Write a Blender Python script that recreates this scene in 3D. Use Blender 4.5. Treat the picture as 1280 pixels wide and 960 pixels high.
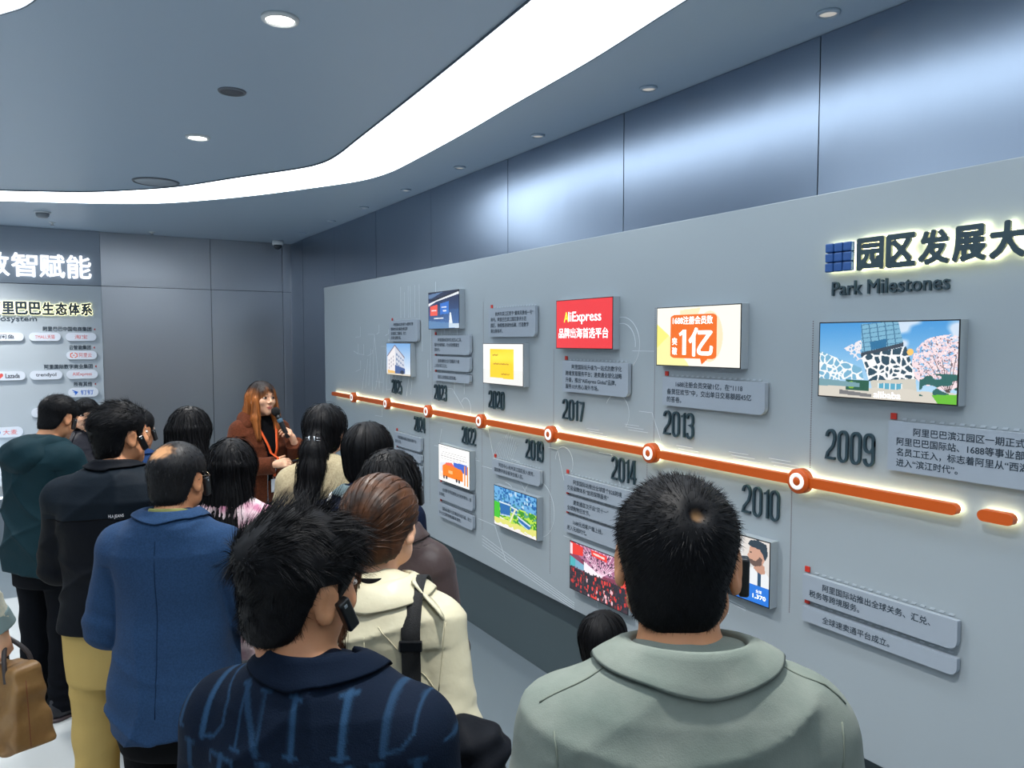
import bpy, bmesh, math, random
import numpy as np
from mathutils import Vector, Matrix, Euler
R = math.radians
SC = bpy.context.scene
COL = SC.collection
for o in list(bpy.data.objects):
    bpy.data.objects.remove(o, do_unlink=True)

# ------------------------------------------------------------------ camera, world, exposure
cam = bpy.data.cameras.new('camera')
cam.sensor_width = 36.0
cam.lens = 36.0 * 950.0 / 1280.0
cam.clip_start = 0.05
CAM = bpy.data.objects.new('camera', cam)
COL.objects.link(CAM)
CAM.location = (0, 0, 1.95)
CAM.rotation_euler = (R(90 - 3.3), 0, R(-31.4))
SC.camera = CAM
SC.view_settings.view_transform = 'Standard'
SC.view_settings.look = 'None'
SC.view_settings.gamma = 1.0
SC.view_settings.exposure = EXPOSURE = 0.7
SC.view_settings.use_curve_mapping = False
STRIP = 2.9          # light strip strength
SPOT = 9.0          # watt of each recessed wall washer
DOWN = 90.0          # watt of each island downlight
w = bpy.data.worlds.new('world')
SC.world = w
w.use_nodes = True
w.node_tree.nodes['Background'].inputs[0].default_value = (.55, .68, .8, 1)
w.node_tree.nodes['Background'].inputs[1].default_value = 0.25


# ------------------------------------------------------------------ colours and materials
def lin(c):
    if isinstance(c, str):
        c = [int(c[i:i + 2], 16) / 255 for i in (0, 2, 4)]
    else:
        c = [v / 255 for v in c]
    return tuple(v / 12.92 if v <= .04045 else ((v + .055) / 1.055) ** 2.4 for v in c)


MATS = {}


def mat(name, col=(128, 128, 128), rough=.6, metal=0., bump=0., bscale=60., spec=.5, col2=None, cscale=8., cdetail=4., emit=None, estr=1.,
        sheen=0., coat=0., aniso=None, attr=False, sss=0., stretch=None, fac=(.35, .65), wrinkle=0.):
    if name in MATS:
        return MATS[name]
    m = bpy.data.materials.new(name)
    m.use_nodes = True
    nt = m.node_tree
    b = nt.nodes['Principled BSDF']
    b.inputs['Base Color'].default_value = (*lin(col), 1)
    b.inputs['Roughness'].default_value = rough
    b.inputs['Metallic'].default_value = metal
    b.inputs['Specular IOR Level'].default_value = spec
    if sheen:
        b.inputs['Sheen Weight'].default_value = sheen
    if coat:
        b.inputs['Coat Weight'].default_value = coat
        b.inputs['Coat Roughness'].default_value = .25
    if sss:
        b.inputs['Subsurface Weight'].default_value = sss
        b.inputs['Subsurface Radius'].default_value = (.012, .005, .003)
        b.inputs['Subsurface Scale'].default_value = 1.
    tc = nt.nodes.new('ShaderNodeTexCoord')
    mp = nt.nodes.new('ShaderNodeMapping')
    nt.links.new(tc.outputs['Object'], mp.inputs[0])
    if stretch:
        mp.inputs['Scale'].default_value = stretch
    if col2 is not None:
        n = nt.nodes.new('ShaderNodeTexNoise')
        n.inputs['Scale'].default_value = cscale
        n.inputs['Detail'].default_value = cdetail
        nt.links.new(mp.outputs[0], n.inputs['Vector'])
        r = nt.nodes.new('ShaderNodeValToRGB')
        r.color_ramp.elements[0].position = fac[0]
        r.color_ramp.elements[1].position = fac[1]
        r.color_ramp.elements[0].color = (*lin(col), 1)
        r.color_ramp.elements[1].color = (*lin(col2), 1)
        nt.links.new(n.outputs['Fac'], r.inputs[0])
        nt.links.new(r.outputs[0], b.inputs['Base Color'])
    if attr:
        a = nt.nodes.new('ShaderNodeAttribute')
        a.attribute_name = 'Col'
        nt.links.new(a.outputs['Color'], b.inputs['Base Color'])
        if emit == 'attr':
            nt.links.new(a.outputs['Color'], b.inputs['Emission Color'])
            b.inputs['Base Color'].default_value = (.01, .01, .01, 1)
            for l in list(b.inputs['Base Color'].links):
                nt.links.remove(l)
            b.inputs['Emission Strength'].default_value = estr
    if emit is not None and emit != 'attr':
        b.inputs['Emission Color'].default_value = (*lin(emit), 1)
        b.inputs['Emission Strength'].default_value = estr
    prev = None
    for st, sc in ((bump, bscale), (wrinkle, 9.)):
        if not st:
            continue
        n = nt.nodes.new('ShaderNodeTexNoise')
        n.inputs['Scale'].default_value = sc
        n.inputs['Detail'].default_value = 4.
        nt.links.new(mp.outputs[0], n.inputs['Vector'])
        bp = nt.nodes.new('ShaderNodeBump')
        bp.inputs['Strength'].default_value = st
        bp.inputs['Distance'].default_value = .004 if sc > 20 else .02
        nt.links.new(n.outputs['Fac'], bp.inputs['Height'])
        if prev:
            nt.links.new(prev.outputs[0], bp.inputs['Normal'])
        nt.links.new(bp.outputs[0], b.inputs['Normal'])
        prev = bp
    MATS[name] = m
    return m


# ------------------------------------------------------------------ mesh helpers
class MB:
    """collects vertices and faces, links them as one mesh object"""

    def __init__(s):
        s.v, s.f, s.mi, s.sm, s.c, s.n = [], [], [], [], [], 0
        s.hascol = False

    def add(s, V, F, mi=0, smooth=False, col=None):
        V = np.asarray(V, dtype=np.float32).reshape(-1, 3)
        s.v.append(V)
        if isinstance(F, np.ndarray):
            s.f.append(F + s.n)
            k = len(F)
        else:
            s.f.append([tuple(i + s.n for i in q) for q in F])
            k = len(F)
        mi = np.full(k, mi, np.int32) if np.isscalar(mi) else np.asarray(mi, np.int32)
        s.mi.append(mi)
        s.sm.append(np.full(k, smooth, bool))
        if col is not None:
            s.hascol = True
            c = np.asarray(col, np.float32)
            if c.ndim == 1:
                c = np.tile(c, (len(V), 1))
        else:
            c = np.zeros((len(V), 3), np.float32)
        s.c.append(c)
        s.n += len(V)
        return s

    def box(s, lo, hi, bev=0., mi=0, M=None, seg=2):
        bm = bmesh.new()
        bmesh.ops.create_cube(bm, size=1)
        lo, hi = np.array(lo, float), np.array(hi, float)
        for v in bm.verts:
            v.co = Vector(lo + (np.array(v.co) + .5) * (hi - lo))
        if bev:
            bmesh.ops.bevel(bm, geom=bm.edges[:], offset=bev, segments=seg, profile=.5, affect='EDGES')
        return s.bm(bm, mi, bev > 0, M)

    def bm(s, bm, mi=0, smooth=False, M=None):
        if M is not None:
            bm.transform(M)
        bmesh.ops.recalc_face_normals(bm, faces=bm.faces[:])
        bm.verts.index_update()
        V = [tuple(v.co) for v in bm.verts]
        F = [tuple(v.index for v in f.verts) for f in bm.faces]
        bm.free()
        return s.add(V, F, mi, False)

    def prism(s, pts, z0, z1, mi=0, M=None):
        """outline (2D, anticlockwise) pushed from z0 to z1"""
        n = len(pts)
        V = [(x, y, z0) for x, y in pts] + [(x, y, z1) for x, y in pts]
        F = [tuple(range(n - 1, -1, -1)), tuple(range(n, 2 * n))] + [(i, (i + 1) % n, n + (i + 1) % n, n + i) for i in range(n)]
        if M is not None:
            V = [tuple(M @ Vector(p)) for p in V]
        return s.add(V, F, mi)

    def tube(s, pts, rad, seg=8, mi=0, closed=False, caps=True):
        P = [Vector(p) for p in pts]
        n = len(P)
        rad = [rad] * n if np.isscalar(rad) else rad
        V, F = [], []
        up = None
        for i in range(n):
            a = P[i - 1] if (i > 0 or closed) else P[i]
            b = P[(i + 1) % n] if (i < n - 1 or closed) else P[i]
            t = (b - a)
            t = t.normalized() if t.length > 1e-9 else Vector((0, 0, 1))
            if up is None:
                up = Vector((0, 0, 1)) if abs(t.z) < .9 else Vector((1, 0, 0))
            x = up.cross(t).normalized()
            up = t.cross(x).normalized()
            for k in range(seg):
                a_ = 2 * math.pi * k / seg
                V.append(tuple(P[i] + (x * math.cos(a_) + up * math.sin(a_)) * rad[i]))
        m = n if closed else n - 1
        for i in range(m):
            for k in range(seg):
                a0, a1 = i * seg + k, i * seg + (k + 1) % seg
                b0, b1 = ((i + 1) % n) * seg + k, ((i + 1) % n) * seg + (k + 1) % seg
                F.append((a0, a1, b1, b0))
        if caps and not closed:
            F.append(tuple(range(seg - 1, -1, -1)))
            F.append(tuple(range((n - 1) * seg, n * seg)))
        return s.add(V, F, mi, True)

    def lathe(s, prof, seg=32, mi=0, M=None, smooth=True):
        """profile of (r, z) turned about z"""
        V, F = [], []
        n = len(prof)
        for r, z in prof:
            for k in range(seg):
                a = 2 * math.pi * k / seg
                V.append((r * math.cos(a), r * math.sin(a), z))
        for i in range(n - 1):
            for k in range(seg):
                F.append((i * seg + k, i * seg + (k + 1) % seg, (i + 1) * seg + (k + 1) % seg, (i + 1) * seg + k))
        F.append(tuple(range(seg - 1, -1, -1)))
        F.append(tuple(range((n - 1) * seg, n * seg)))
        if M is not None:
            V = [tuple(M @ Vector(p)) for p in V]
        return s.add(V, F, mi, smooth)

    def build(s, name, mats, parent=None, loc=None, rot=None, recalc=False):
        me = bpy.data.meshes.new(name)
        V = np.concatenate(s.v)
        starts, loops, pos = [], [], 0
        for f in s.f:
            if isinstance(f, np.ndarray):
                k, m = f.shape
                starts.append(pos + np.arange(k, dtype=np.int32) * m)
                loops.append(f.reshape(-1).astype(np.int32))
                pos += k * m
            else:
                st = []
                for q in f:
                    st.append(pos)
                    pos += len(q)
                starts.append(np.array(st, np.int32))
                loops.append(np.array([i for q in f for i in q], np.int32))
        starts, loops = np.concatenate(starts), np.concatenate(loops)
        me.vertices.add(len(V))
        me.vertices.foreach_set('co', V.reshape(-1))
        me.loops.add(len(loops))
        me.loops.foreach_set('vertex_index', loops)
        me.polygons.add(len(starts))
        me.polygons.foreach_set('loop_start', starts)
        for m in (mats if isinstance(mats, (list, tuple)) else [mats]):
            me.materials.append(m)
        me.polygons.foreach_set('material_index', np.concatenate(s.mi))
        me.polygons.foreach_set('use_smooth', np.concatenate(s.sm))
        if s.hascol:
            C = np.concatenate(s.c)
            at = me.color_attributes.new('Col', 'FLOAT_COLOR', 'POINT')
            at.data.foreach_set('color', np.concatenate([C, np.ones((len(C), 1), np.float32)], 1).reshape(-1))
        me.update(calc_edges=True)
        me.validate()
        o = bpy.data.objects.new(name, me)
        COL.objects.link(o)
        if parent is not None:
            o.parent = parent
        if loc is not None:
            o.location = loc
        if rot is not None:
            o.rotation_euler = rot
        return o


def tag(o, label=None, cat=None, group=None, kind=None):
    if label:
        o['label'] = label
    if cat:
        o['category'] = cat
    if group:
        o['group'] = group
    if kind:
        o['kind'] = kind
    return o


def thing(name, label, cat, loc=(0, 0, 0), rot=(0, 0, 0), group=None):
    o = bpy.data.objects.new(name, None)
    o.empty_display_size = .05
    COL.objects.link(o)
    o.location = loc
    o.rotation_euler = rot
    return tag(o, label, cat, group)


def smooth_curve(pts, n=6, closed=False):
    """Catmull-Rom through 2D/3D points"""
    P = [np.array(p, float) for p in pts]
    out = []
    m = len(P)
    rng = range(m) if closed else range(m - 1)
    for i in rng:
        p0 = P[(i - 1) % m] if (closed or i > 0) else P[0]
        p1, p2 = P[i], P[(i + 1) % m]
        p3 = P[(i + 2) % m] if (closed or i + 2 < m) else P[-1]
        for k in range(n):
            t = k / n
            out.append(.5 * ((2 * p1) + (-p0 + p2) * t + (2 * p0 - 5 * p1 + 4 * p2 - p3) * t * t + (-p0 + 3 * p1 - 3 * p2 + p3) * t ** 3))
    if not closed:
        out.append(P[-1])
    return out


def round_rect(w, h, r, n=5, cx=0., cy=0.):
    """r is one radius or four (bottom left, bottom right, top right, top left)"""
    rr = [r] * 4 if np.isscalar(r) else r
    out = []
    for (sx, sy, a0), q in zip(((-1, -1, 180), (1, -1, 270), (1, 1, 0), (-1, 1, 90)), rr):
        x, y = cx + sx * (w / 2 - q), cy + sy * (h / 2 - q)
        if q < 1e-6:
            out.append((x, y))
        else:
            for k in range(n + 1):
                a = R(a0 + 90 * k / n)
                out.append((x + q * math.cos(a), y + q * math.sin(a)))
    return out


def ribbon(pts, wd, closed=False):
    """flat strip of width wd along 2D points -> (left, right) outlines"""
    P = [np.array(p, float) for p in pts]
    n = len(P)
    L, Rr = [], []
    for i in range(n):
        a = P[i - 1] if (i > 0 or closed) else P[i]
        b = P[(i + 1) % n] if (i < n - 1 or closed) else P[i]
        d1 = P[i] - a
        d2 = b - P[i]
        d1 = d1 / np.linalg.norm(d1) if np.linalg.norm(d1) > 1e-9 else None
        d2 = d2 / np.linalg.norm(d2) if np.linalg.norm(d2) > 1e-9 else None
        d1 = d2 if d1 is None else d1
        d2 = d1 if d2 is None else d2
        t = d1 + d2
        t = t / max(np.linalg.norm(t), 1e-6)
        k = 1 / max(.45, abs(float(np.dot(t, d1))))
        nrm = np.array([-t[1], t[0]]) * wd / 2 * k
        L.append(P[i] + nrm)
        Rr.append(P[i] - nrm)
    return L, Rr


def stroke(mb, pts, wd, z0, z1, closed=False, mi=0):
    L, Rr = ribbon(pts, wd, closed)
    n = len(L)
    V = [(*p, z) for z in (z0, z1) for p in L] + [(*p, z) for z in (z0, z1) for p in Rr]
    l0, l1, r0, r1 = 0, n, 2 * n, 3 * n
    F = []
    for i in range(n if closed else n - 1):
        j = (i + 1) % n
        F += [(l1 + i, r1 + i, r1 + j, l1 + j), (l0 + i, l0 + j, r0 + j, r0 + i), (l0 + i, l1 + i, l1 + j, l0 + j), (r0 + i, r0 + j, r1 + j, r1 + i)]
    if not closed:
        F += [(l0, r0, r1, l1), (l0 + n - 1, l1 + n - 1, r1 + n - 1, r0 + n - 1)]
    mb.add(V, F, mi)


# ------------------------------------------------------------------ lettering
_TX = {}


def A3b(p):
    return np.array(p, np.float32)


def glyphs(s, extrude, bold):
    key = (s, extrude, bold)
    if key not in _TX:
        c = bpy.data.curves.new('lettering', 'FONT')
        c.body = s
        c.size = 1.
        c.extrude = extrude
        c.offset = bold
        c.resolution_u = 3
        o = bpy.data.objects.new('lettering', c)
        COL.objects.link(o)
        m = bpy.data.meshes.new_from_object(o.evaluated_get(bpy.context.evaluated_depsgraph_get()))
        V = np.array([v.co[:] for v in m.vertices], np.float32).reshape(-1, 3)
        F = [tuple(p.vertices) for p in m.polygons]
        bpy.data.objects.remove(o)
        bpy.data.curves.remove(c)
        bpy.data.meshes.remove(m)
        _TX[key] = (V, F)
    return _TX[key]


def text(mb, s, x, y, h, w=None, z=0., depth=.0, bold=0., em=None, mi=0, slant=0., align='l'):
    """letters with their lower left corner at x, y; h is the height of the whole line box (or em the type size); w the width to fit"""
    V, F = glyphs(s, 1. if depth else 0., 0.)
    if not len(V):
        return 0
    V = V.copy()
    x0, x1 = V[:, 0].min(), V[:, 0].max()
    y0, y1 = V[:, 1].min(), V[:, 1].max()
    if em:
        sx = sy = em
        oy = y
    else:
        sy = h / (y1 - y0)
        sx = sy
        oy = y - y0 * sy
    if w:
        sx = w / (x1 - x0)
    W = (x1 - x0) * sx
    ox = x - x0 * sx - (W if align == 'r' else W / 2 if align == 'c' else 0)
    U = np.stack([V[:, 0] * sx + ox + slant * (V[:, 1] - y0) * sy, V[:, 1] * sy + oy, V[:, 2] * depth / 2 + z + depth / 2], 1)
    mb.add(U, F, mi)
    if bold:                                            # heavier strokes: shifted copies a hair apart in depth
        e = bold * sy
        for i, (dx, dy) in enumerate(((-1, 0), (1, 0), (0, -1), (0, 1), (-.7, -.7), (.7, .7), (-.7, .7), (.7, -.7))):
            mb.add(U + A3b((dx * e, dy * e, (-.00004 if not depth else -.00008) * (i + 1))), F, mi)
    return W


DIG = {}


def digit_strokes():
    def arc(cx, cy, rx, ry, a0, a1, n=10):
        return [(cx + rx * math.cos(R(a0 + (a1 - a0) * k / n)), cy + ry * math.sin(R(a0 + (a1 - a0) * k / n))) for k in range(n + 1)]
    t, r = .82, .16
    q = .2
    DIG['0'] = [(arc(.5 * .46, .80, r, q, 0, 180) + arc(.23, .20, r, q, 180, 360), True)]
    DIG['1'] = [([(.05, .86), (.14, .88), (.19, .94), (.19, 0)], False)]
    DIG['2'] = [(arc(.23, .80, r, q, 185, 0) + [(.39, .70), (.33, .48), (.12, .24), (.07, .06), (.42, .06)], False)]
    DIG['3'] = [(arc(.23, .80, r, q, 180, 0) + [(.39, .66), (.34, .55), (.22, .53), (.34, .50), (.39, .40)] + arc(.23, .20, r, q, 0, -180), False)]
    DIG['4'] = [([(.33, 0), (.33, .98), (.28, .98), (.05, .30), (.05, .24), (.45, .24)], False)]
    DIG['5'] = [([(.39, .94), (.09, .94), (.08, .55), (.2, .62), (.33, .60), (.39, .5)] + arc(.23, .20, r, q, 0, -180), False)]
    DIG['7'] = [([(.04, .94), (.40, .94), (.40, .86), (.20, 0)], False)]
    DIG['9'] = [(arc(.23, .80, r, q, -10, 360 - 10), True), ([(.39, .8), (.39, .20)] + arc(.23, .20, r, q, 0, -180)[1:], False), ]
    DIG['9'][0] = (arc(.23, .80, r, q, 0, 180) + arc(.23, .62, r, q * .95, 180, 360), True)


digit_strokes()

# ------------------------------------------------------------------ materials of the room
M_METAL = mat('brushed_steel', (142, 156, 174), .28, 1., bump=.04, bscale=40., stretch=(30, 30, 1))
M_METALB = mat('brushed_steel_back', (172, 176, 182), .30, .85, bump=.04, bscale=40., stretch=(30, 30, 1))
M_BOARD = mat('board_paint', (160, 171, 178), .5, spec=.3)
M_PLINTH = mat('plinth_paint', (74, 88, 93), .45)
M_CEIL = mat('ceiling_paint', (164, 184, 204), .42, spec=.6)
M_ISLAND = mat('ceiling_island_paint', (160, 172, 184), .36, spec=.6)
M_FLOORG = mat('grey_floor', (104, 116, 124), .3, spec=.5, bump=.02)
M_FLOORW = mat('pale_floor', (184, 190, 192), .16, spec=.5)
M_WALL = mat('plain_wall', (214, 218, 222), .6)
M_STRIP = mat('light_strip', (240, 245, 250), .5, emit=(236, 246, 255), estr=STRIP)
M_LAMP = mat('lamp_lens', (255, 255, 255), .5, emit=(255, 250, 240), estr=9.)
M_LAMPDIM = mat('lamp_lens_dim', (150, 165, 180), .3, emit=(255, 244, 225), estr=.25)
M_WHITE = mat('white_plastic', (214, 220, 224), .4)
M_PLATE = mat('text_plate', (158, 169, 181), .4, spec=.3)
M_CASE = mat('screen_case', (158, 169, 178), .4, spec=.3)
M_BLACK = mat('black_plastic', (14, 16, 19), .3)
M_INK = mat('dark_lettering', (34, 52, 66), .5)
M_NUM = mat('numeral_paint', (42, 66, 76), .45)
M_RED = mat('red_marker', (196, 48, 34), .5)
M_ORANGE = mat('orange_paint', (204, 86, 14), .45)
M_HALO = mat('led_strip', (255, 250, 220), .5, emit=(255, 247, 190), estr=5.)
M_HALOW = mat('led_white', (255, 255, 255), .5, emit=(250, 252, 255), estr=.75)
M_LINE = mat('white_line', (214, 223, 228), .5)
M_DOT = mat('dark_dot', (96, 62, 60), .5)

# ------------------------------------------------------------------ room shell
XW, YB, ZC = 2.49, 9.083, 3.08
XL, YF = -3.4, -2.6


def struct(mb, name, m, label=None):
    o = mb.build(name, m)
    o['kind'] = 'structure'
    o['category'] = name.split('_')[0]
    if label:
        o['label'] = label
    return o


b = MB().box((XL - .1, YF - .1, -.1), (XW + .1, YB + .1, 0))
struct(b, 'floor', M_FLOORG, 'grey stone floor around the pale tiles')
b = MB()
for i in range(8):                                    # pale tiles, thin joints between them
    for j in range(9):
        x1, y1 = 1.45 - i * .6, 6.79 - j * 1.2
        b.box((x1 - .598, max(y1 - 1.198, YF), 0), (x1, y1, .004), .001, seg=1)
struct(b, 'floor_tiles', M_FLOORW, 'pale polished floor tiles under the visitors')
b = MB().box((XL - .1, YF - .1, ZC), (XW + .1, YB + .1, ZC + .1))
struct(b, 'ceiling', M_CEIL, 'blue-grey satin ceiling around the curved light strip')


def panel_wall(name, m, along, c, z_split, seams, lo, hi, seed, label):
    """steel sheets with thin joints, each hanging at a very slightly different tilt"""
    rnd = random.Random(seed)
    mb = MB()
    ed = [lo] + seams + [hi]
    for a0, a1 in zip(ed[:-1], ed[1:]):
        for z0, z1 in zip([0.] + z_split, z_split + [ZC]):
            g = .0025
            V = []
            ta, tz = rnd.uniform(-.004, .004), rnd.uniform(-.004, .004)
            n = 7
            for k in range(2):
                for j in range(n):
                    for i in range(n):
                        u, v = i / (n - 1), j / (n - 1)
                        d = .012 * k
                        if k == 0:
                            d = ta * (u - .5) + tz * (v - .5) + .0022 * (1 - (2 * u - 1) ** 4) * (1 - (2 * v - 1) ** 4)
                            d = -.006 - abs(d)
                        A = a0 + g + (a1 - a0 - 2 * g) * u
                        Z = z0 + g + (z1 - z0 - 2 * g) * v
                        V.append((c + d, A, Z) if along == 'y' else (A, c + d, Z))
            F = []
            for j in range(n - 1):
                for i in range(n - 1):
                    q = (j * n + i, j * n + i + 1, (j + 1) * n + i + 1, (j + 1) * n + i)
                    F.append(q[::-1] if along == 'y' else q)
            N2 = n * n
            rim = [i for i in range(n)] + [j * n + n - 1 for j in range(1, n)] + [(n - 1) * n + i for i in range(n - 2, -1, -1)] + [j * n for j in range(n - 2, 0, -1)]
            for p, q in zip(rim, rim[1:] + rim[:1]):
                F.append((p, q, N2 + q, N2 + p))
            mb.add(V, F, 0, False)
    if along == 'y':
        mb.box((c + .012, lo, 0), (c + .1, hi, ZC), mi=1)
    else:
        mb.box((lo, c + .012, 0), (hi, c + .1, ZC), mi=1)
    return struct(mb, name, [m, mat('joint_backing', (30, 40, 50), .8)], label)  # second material is the dark backing behind the joints


panel_wall('wall_right', M_METAL, 'y', XW, [], [YF + 1.2, -.4, .741, 1.868, 2.995, 4.118, 5.232, 6.355, 7.478, 8.6], YF, YB, 5, 'brushed steel wall above and behind the timeline board')
panel_wall('wall_back', M_METALB, 'x', YB, [2.515], [-2.2, -1.1, .497, 1.585, 2.38], XL, XW, 8, 'brushed steel wall at the end of the room')
b = MB().box((XL - .1, YF, 0), (XL, YB, ZC))
struct(b, 'wall_left', M_WALL)
b = MB().box((XL, YF - .1, 0), (XW, YF, ZC))
struct(b, 'wall_front', M_WALL)

# printed grey panel of the back wall
b = MB().box((-3.2, YB - .022, .0), (.497, YB - .0075, 2.512), .002)
b.box((-3.2, YB - .022, 2.518), (.497, YB - .0075, ZC - .002), .002, mi=1)
PANEL = struct(b, 'wall_back_panel', [mat('printed_panel', (180, 190, 198), .5), mat('upper_panel', (140, 152, 166), .45)], 'grey printed panel on the back wall under a darker top')

# ------------------------------------------------------------------ ceiling island light strips
outer = [(-3.0, 8.35), (-1.8, 8.1), (-.9, 7.75), (-.3, 7.47), (.07, 7.32), (.44, 7.16), (.8, 6.93), (1.09, 6.61), (1.42, 6.14), (1.71, 5.63), (1.92, 5.21), (1.995, 4.85), (1.995, 4.41), (1.97, 3.72), (1.935, 3.16), (1.90, 2.51),
         (1.84, 1.93), (1.78, 1.2), (1.72, .4), (1.66, -.4), (1.6, -1.6)]
inner = [(-3.0, 7.75), (-1.8, 7.5), (-.9, 7.2), (-.27, 6.95), (-.01, 6.83), (.25, 6.7), (.5, 6.49), (.84, 6.11), (1.17, 5.52), (1.43, 5.07), (1.52, 4.83), (1.54, 4.57), (1.515, 4.1), (1.48, 3.45), (1.445, 2.86), (1.42, 2.5),
         (1.38, 1.93), (1.33, 1.2), (1.28, .4), (1.22, -.4), (1.16, -1.6)]


def strip_light(name, A, B, label):
    A, B = smooth_curve(A, 5), smooth_curve(B, 5)
    root = thing(name, label, 'ceiling light', (A[0][0], A[0][1], ZC), group='curved ceiling lights')
    o0 = np.array([A[0][0], A[0][1], 0])
    n = len(A)
    V = []
    for z in (0., -.006):
        V += [(p[0] - o0[0], p[1] - o0[1], z) for p in A] + [(p[0] - o0[0], p[1] - o0[1], z) for p in B]
    F = []
    for i in range(n - 1):
        F.append((2 * n + i, 2 * n + i + 1, 3 * n + i + 1, 3 * n + i))
        F.append((i, i + 1, 2 * n + i + 1, 2 * n + i))
        F.append((n + i, 3 * n + i, 3 * n + i + 1, n + i + 1))
    F += [(0, 2 * n, 3 * n, n), (n - 1, 2 * n - 1, 4 * n - 1, 3 * n - 1)]
    MB().add(V, F).build('diffuser', M_STRIP, root)
    e = MB()
    for C in (A, B):
        L, Rr = ribbon(C, .005)
        V = [(p[0] - o0[0], p[1] - o0[1], z) for z in (0, -.009) for p in L] + [(p[0] - o0[0], p[1] - o0[1], z) for z in (0, -.009) for p in Rr]
        F = []
        for i in range(n - 1):
            F += [(n + i, n + i + 1, 3 * n + i + 1, 3 * n + i), (i, n + i, n + i + 1, i + 1), (2 * n + i, 2 * n + i + 1, 3 * n + i + 1, 3 * n + i)]
        e.add(V, F)
    e.build('edge_trim', mat('strip_trim', (70, 84, 98), .4), root)
    return root


strip_light('ceiling_light_strip', outer, inner, 'broad white light strip curving across the ceiling above the timeline board')
A2 = [(-2.6, 4.9), (-1.6, 4.5), (-.8, 4.05), (-.35, 3.58), (-.11, 3.23), (-.01, 3.05), (.08, 2.7), (.1, 2.2), (.08, 1.4), (.03, .4), (-.03, -.6), (-.08, -1.6)]
B2 = [(-2.85, 4.4), (-1.9, 4.05), (-1.2, 3.65), (-.83, 3.3), (-.62, 3.02), (-.53, 2.85), (-.45, 2.6), (-.42, 2.2), (-.44, 1.4), (-.49, .4), (-.55, -.6), (-.6, -1.6)]
strip_light('ceiling_light_strip', A2, B2, 'white light strip just showing at the top left corner of the ceiling')


def spot(parent, watts, size, loc, aim, blend=.6, rad=.03, col=(1, .95, .87)):
    l = bpy.data.lights.new('lamp_bulb', 'SPOT')
    l.energy = watts
    l.spot_size = R(size)
    l.spot_blend = blend
    l.shadow_soft_size = rad
    l.color = col
    o = bpy.data.objects.new('lamp_bulb', l)
    COL.objects.link(o)
    o.parent = parent
    o.location = loc
    d = Vector(aim)
    o.rotation_euler = d.to_track_quat('-Z', 'Y').to_euler()
    return o


def downlight(x, y, r, label, bright, group):
    root = thing('recessed_downlight', label, 'ceiling light', (x, y, ZC), group=group)
    MB().lathe([(r * .8, -.001), (r * .82, -.012), (r * 1.02, -.009), (r * 1.06, 0)], 40).build('trim_ring', M_WHITE if bright else M_CEIL, root)
    MB().lathe([(.001, -.004), (r * .8, -.004), (r * .8, -.001)], 40).build('lens', M_LAMP if bright else M_LAMPDIM, root)
    return root


for i, (x, y) in enumerate(((.733, 2.766), (.748, 4.583), (.72, .95), (-.9, 5.6), (-1.7, 1.6), (-1.5, 7.2), (-2.3, 4.0), (-.6, 8.35))):  # last three are added out of view to brighten the far end
    r = downlight(x, y, .062, ('round bright downlight on the ceiling, larger and nearer of the two in view', 'round bright downlight further along the ceiling, above the standing speaker', 'round downlight over the visitors at the board',
                               'round downlight over the left part of the room', 'round downlight near the left wall', 'round downlight added out of view before the far left of the back wall', 'round downlight added out of view halfway along the left wall', 'round downlight added out of view over the reception counter')[i], True, 'bright ceiling downlights')
    spot(r, DOWN, 120, (0, 0, -.03), (0, 0, -1), .8, .06, (1, .97, .93))
for i, y in enumerate((.85, 1.73, 2.65, 3.568, 4.479, 5.357, 6.24, 7.113, 8.06)):
    r = downlight(2.335 if y != 3.568 else 2.345, y, .038, 'small wall washer in the ceiling edge, ' + (
        'beyond the near end', 'nearest in view', 'between the two nearest in view', 'third along from the near end', 'fourth along from the near end', 'midway along the wall', 'past the middle of the wall', 'second from the far corner', 'closest to the dome camera')[i],
        False, 'wall washers along the board')
    spot(r, SPOT, 100, (-.05, 0, -.03), (-.12, 0, -1), .8, .02)

o = thing('ceiling_speaker', 'grey round flush speaker grille between the two bright downlights', 'speaker', (.751, 3.673, ZC))
MB().lathe([(.05, -.001), (.052, -.008), (.06, -.006), (.062, 0)], 36).build('trim_ring', mat('grey_trim', (104, 112, 122), .5), o)
MB().lathe([(.001, -.005), (.05, -.003), (.05, -.001)], 36).build('grille', mat('grey_grille', (86, 92, 102), .7, bump=.6, bscale=400), o)
o = thing('access_hatch', 'round grey flush hatch in the ceiling close to the curved light strip', 'ceiling hatch', (.696, 6.017, ZC))
MB().lathe([(.001, -.006), (.135, -.006), (.14, -.003), (.14, 0)], 40).build('lid', M_ISLAND, o)
MB().lathe([(.142, 0), (.142, -.01), (.152, -.008), (.156, 0)], 40).build('trim_ring', mat('grey_trim', (104, 112, 122), .5), o)
o = thing('smoke_detector', 'white round smoke detector on the ceiling at the far left', 'smoke detector', (-.003, 7.95, ZC))
MB().lathe([(.001, -.012), (.062, -.012), (.066, 0)], 36).build('base', M_WHITE, o)
MB().lathe([(.001, -.052), (.036, -.05), (.05, -.036), (.054, -.012)], 36).build('sensor_head', mat('detector_grey', (128, 136, 144), .5), o)
o = thing('dome_camera', 'small white dome camera on the ceiling in the far corner', 'security camera', (2.273, 8.847, ZC))
MB().lathe([(.001, -.05), (.056, -.05), (.064, -.03), (.064, 0)], 36).build('housing', M_WHITE, o)
MB().lathe([(.001, -.1), (.018, -.096), (.034, -.083), (.044, -.065), (.046, -.05)], 28).build('dome', mat('dome_glass', (60, 70, 80), .08), o)
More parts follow.
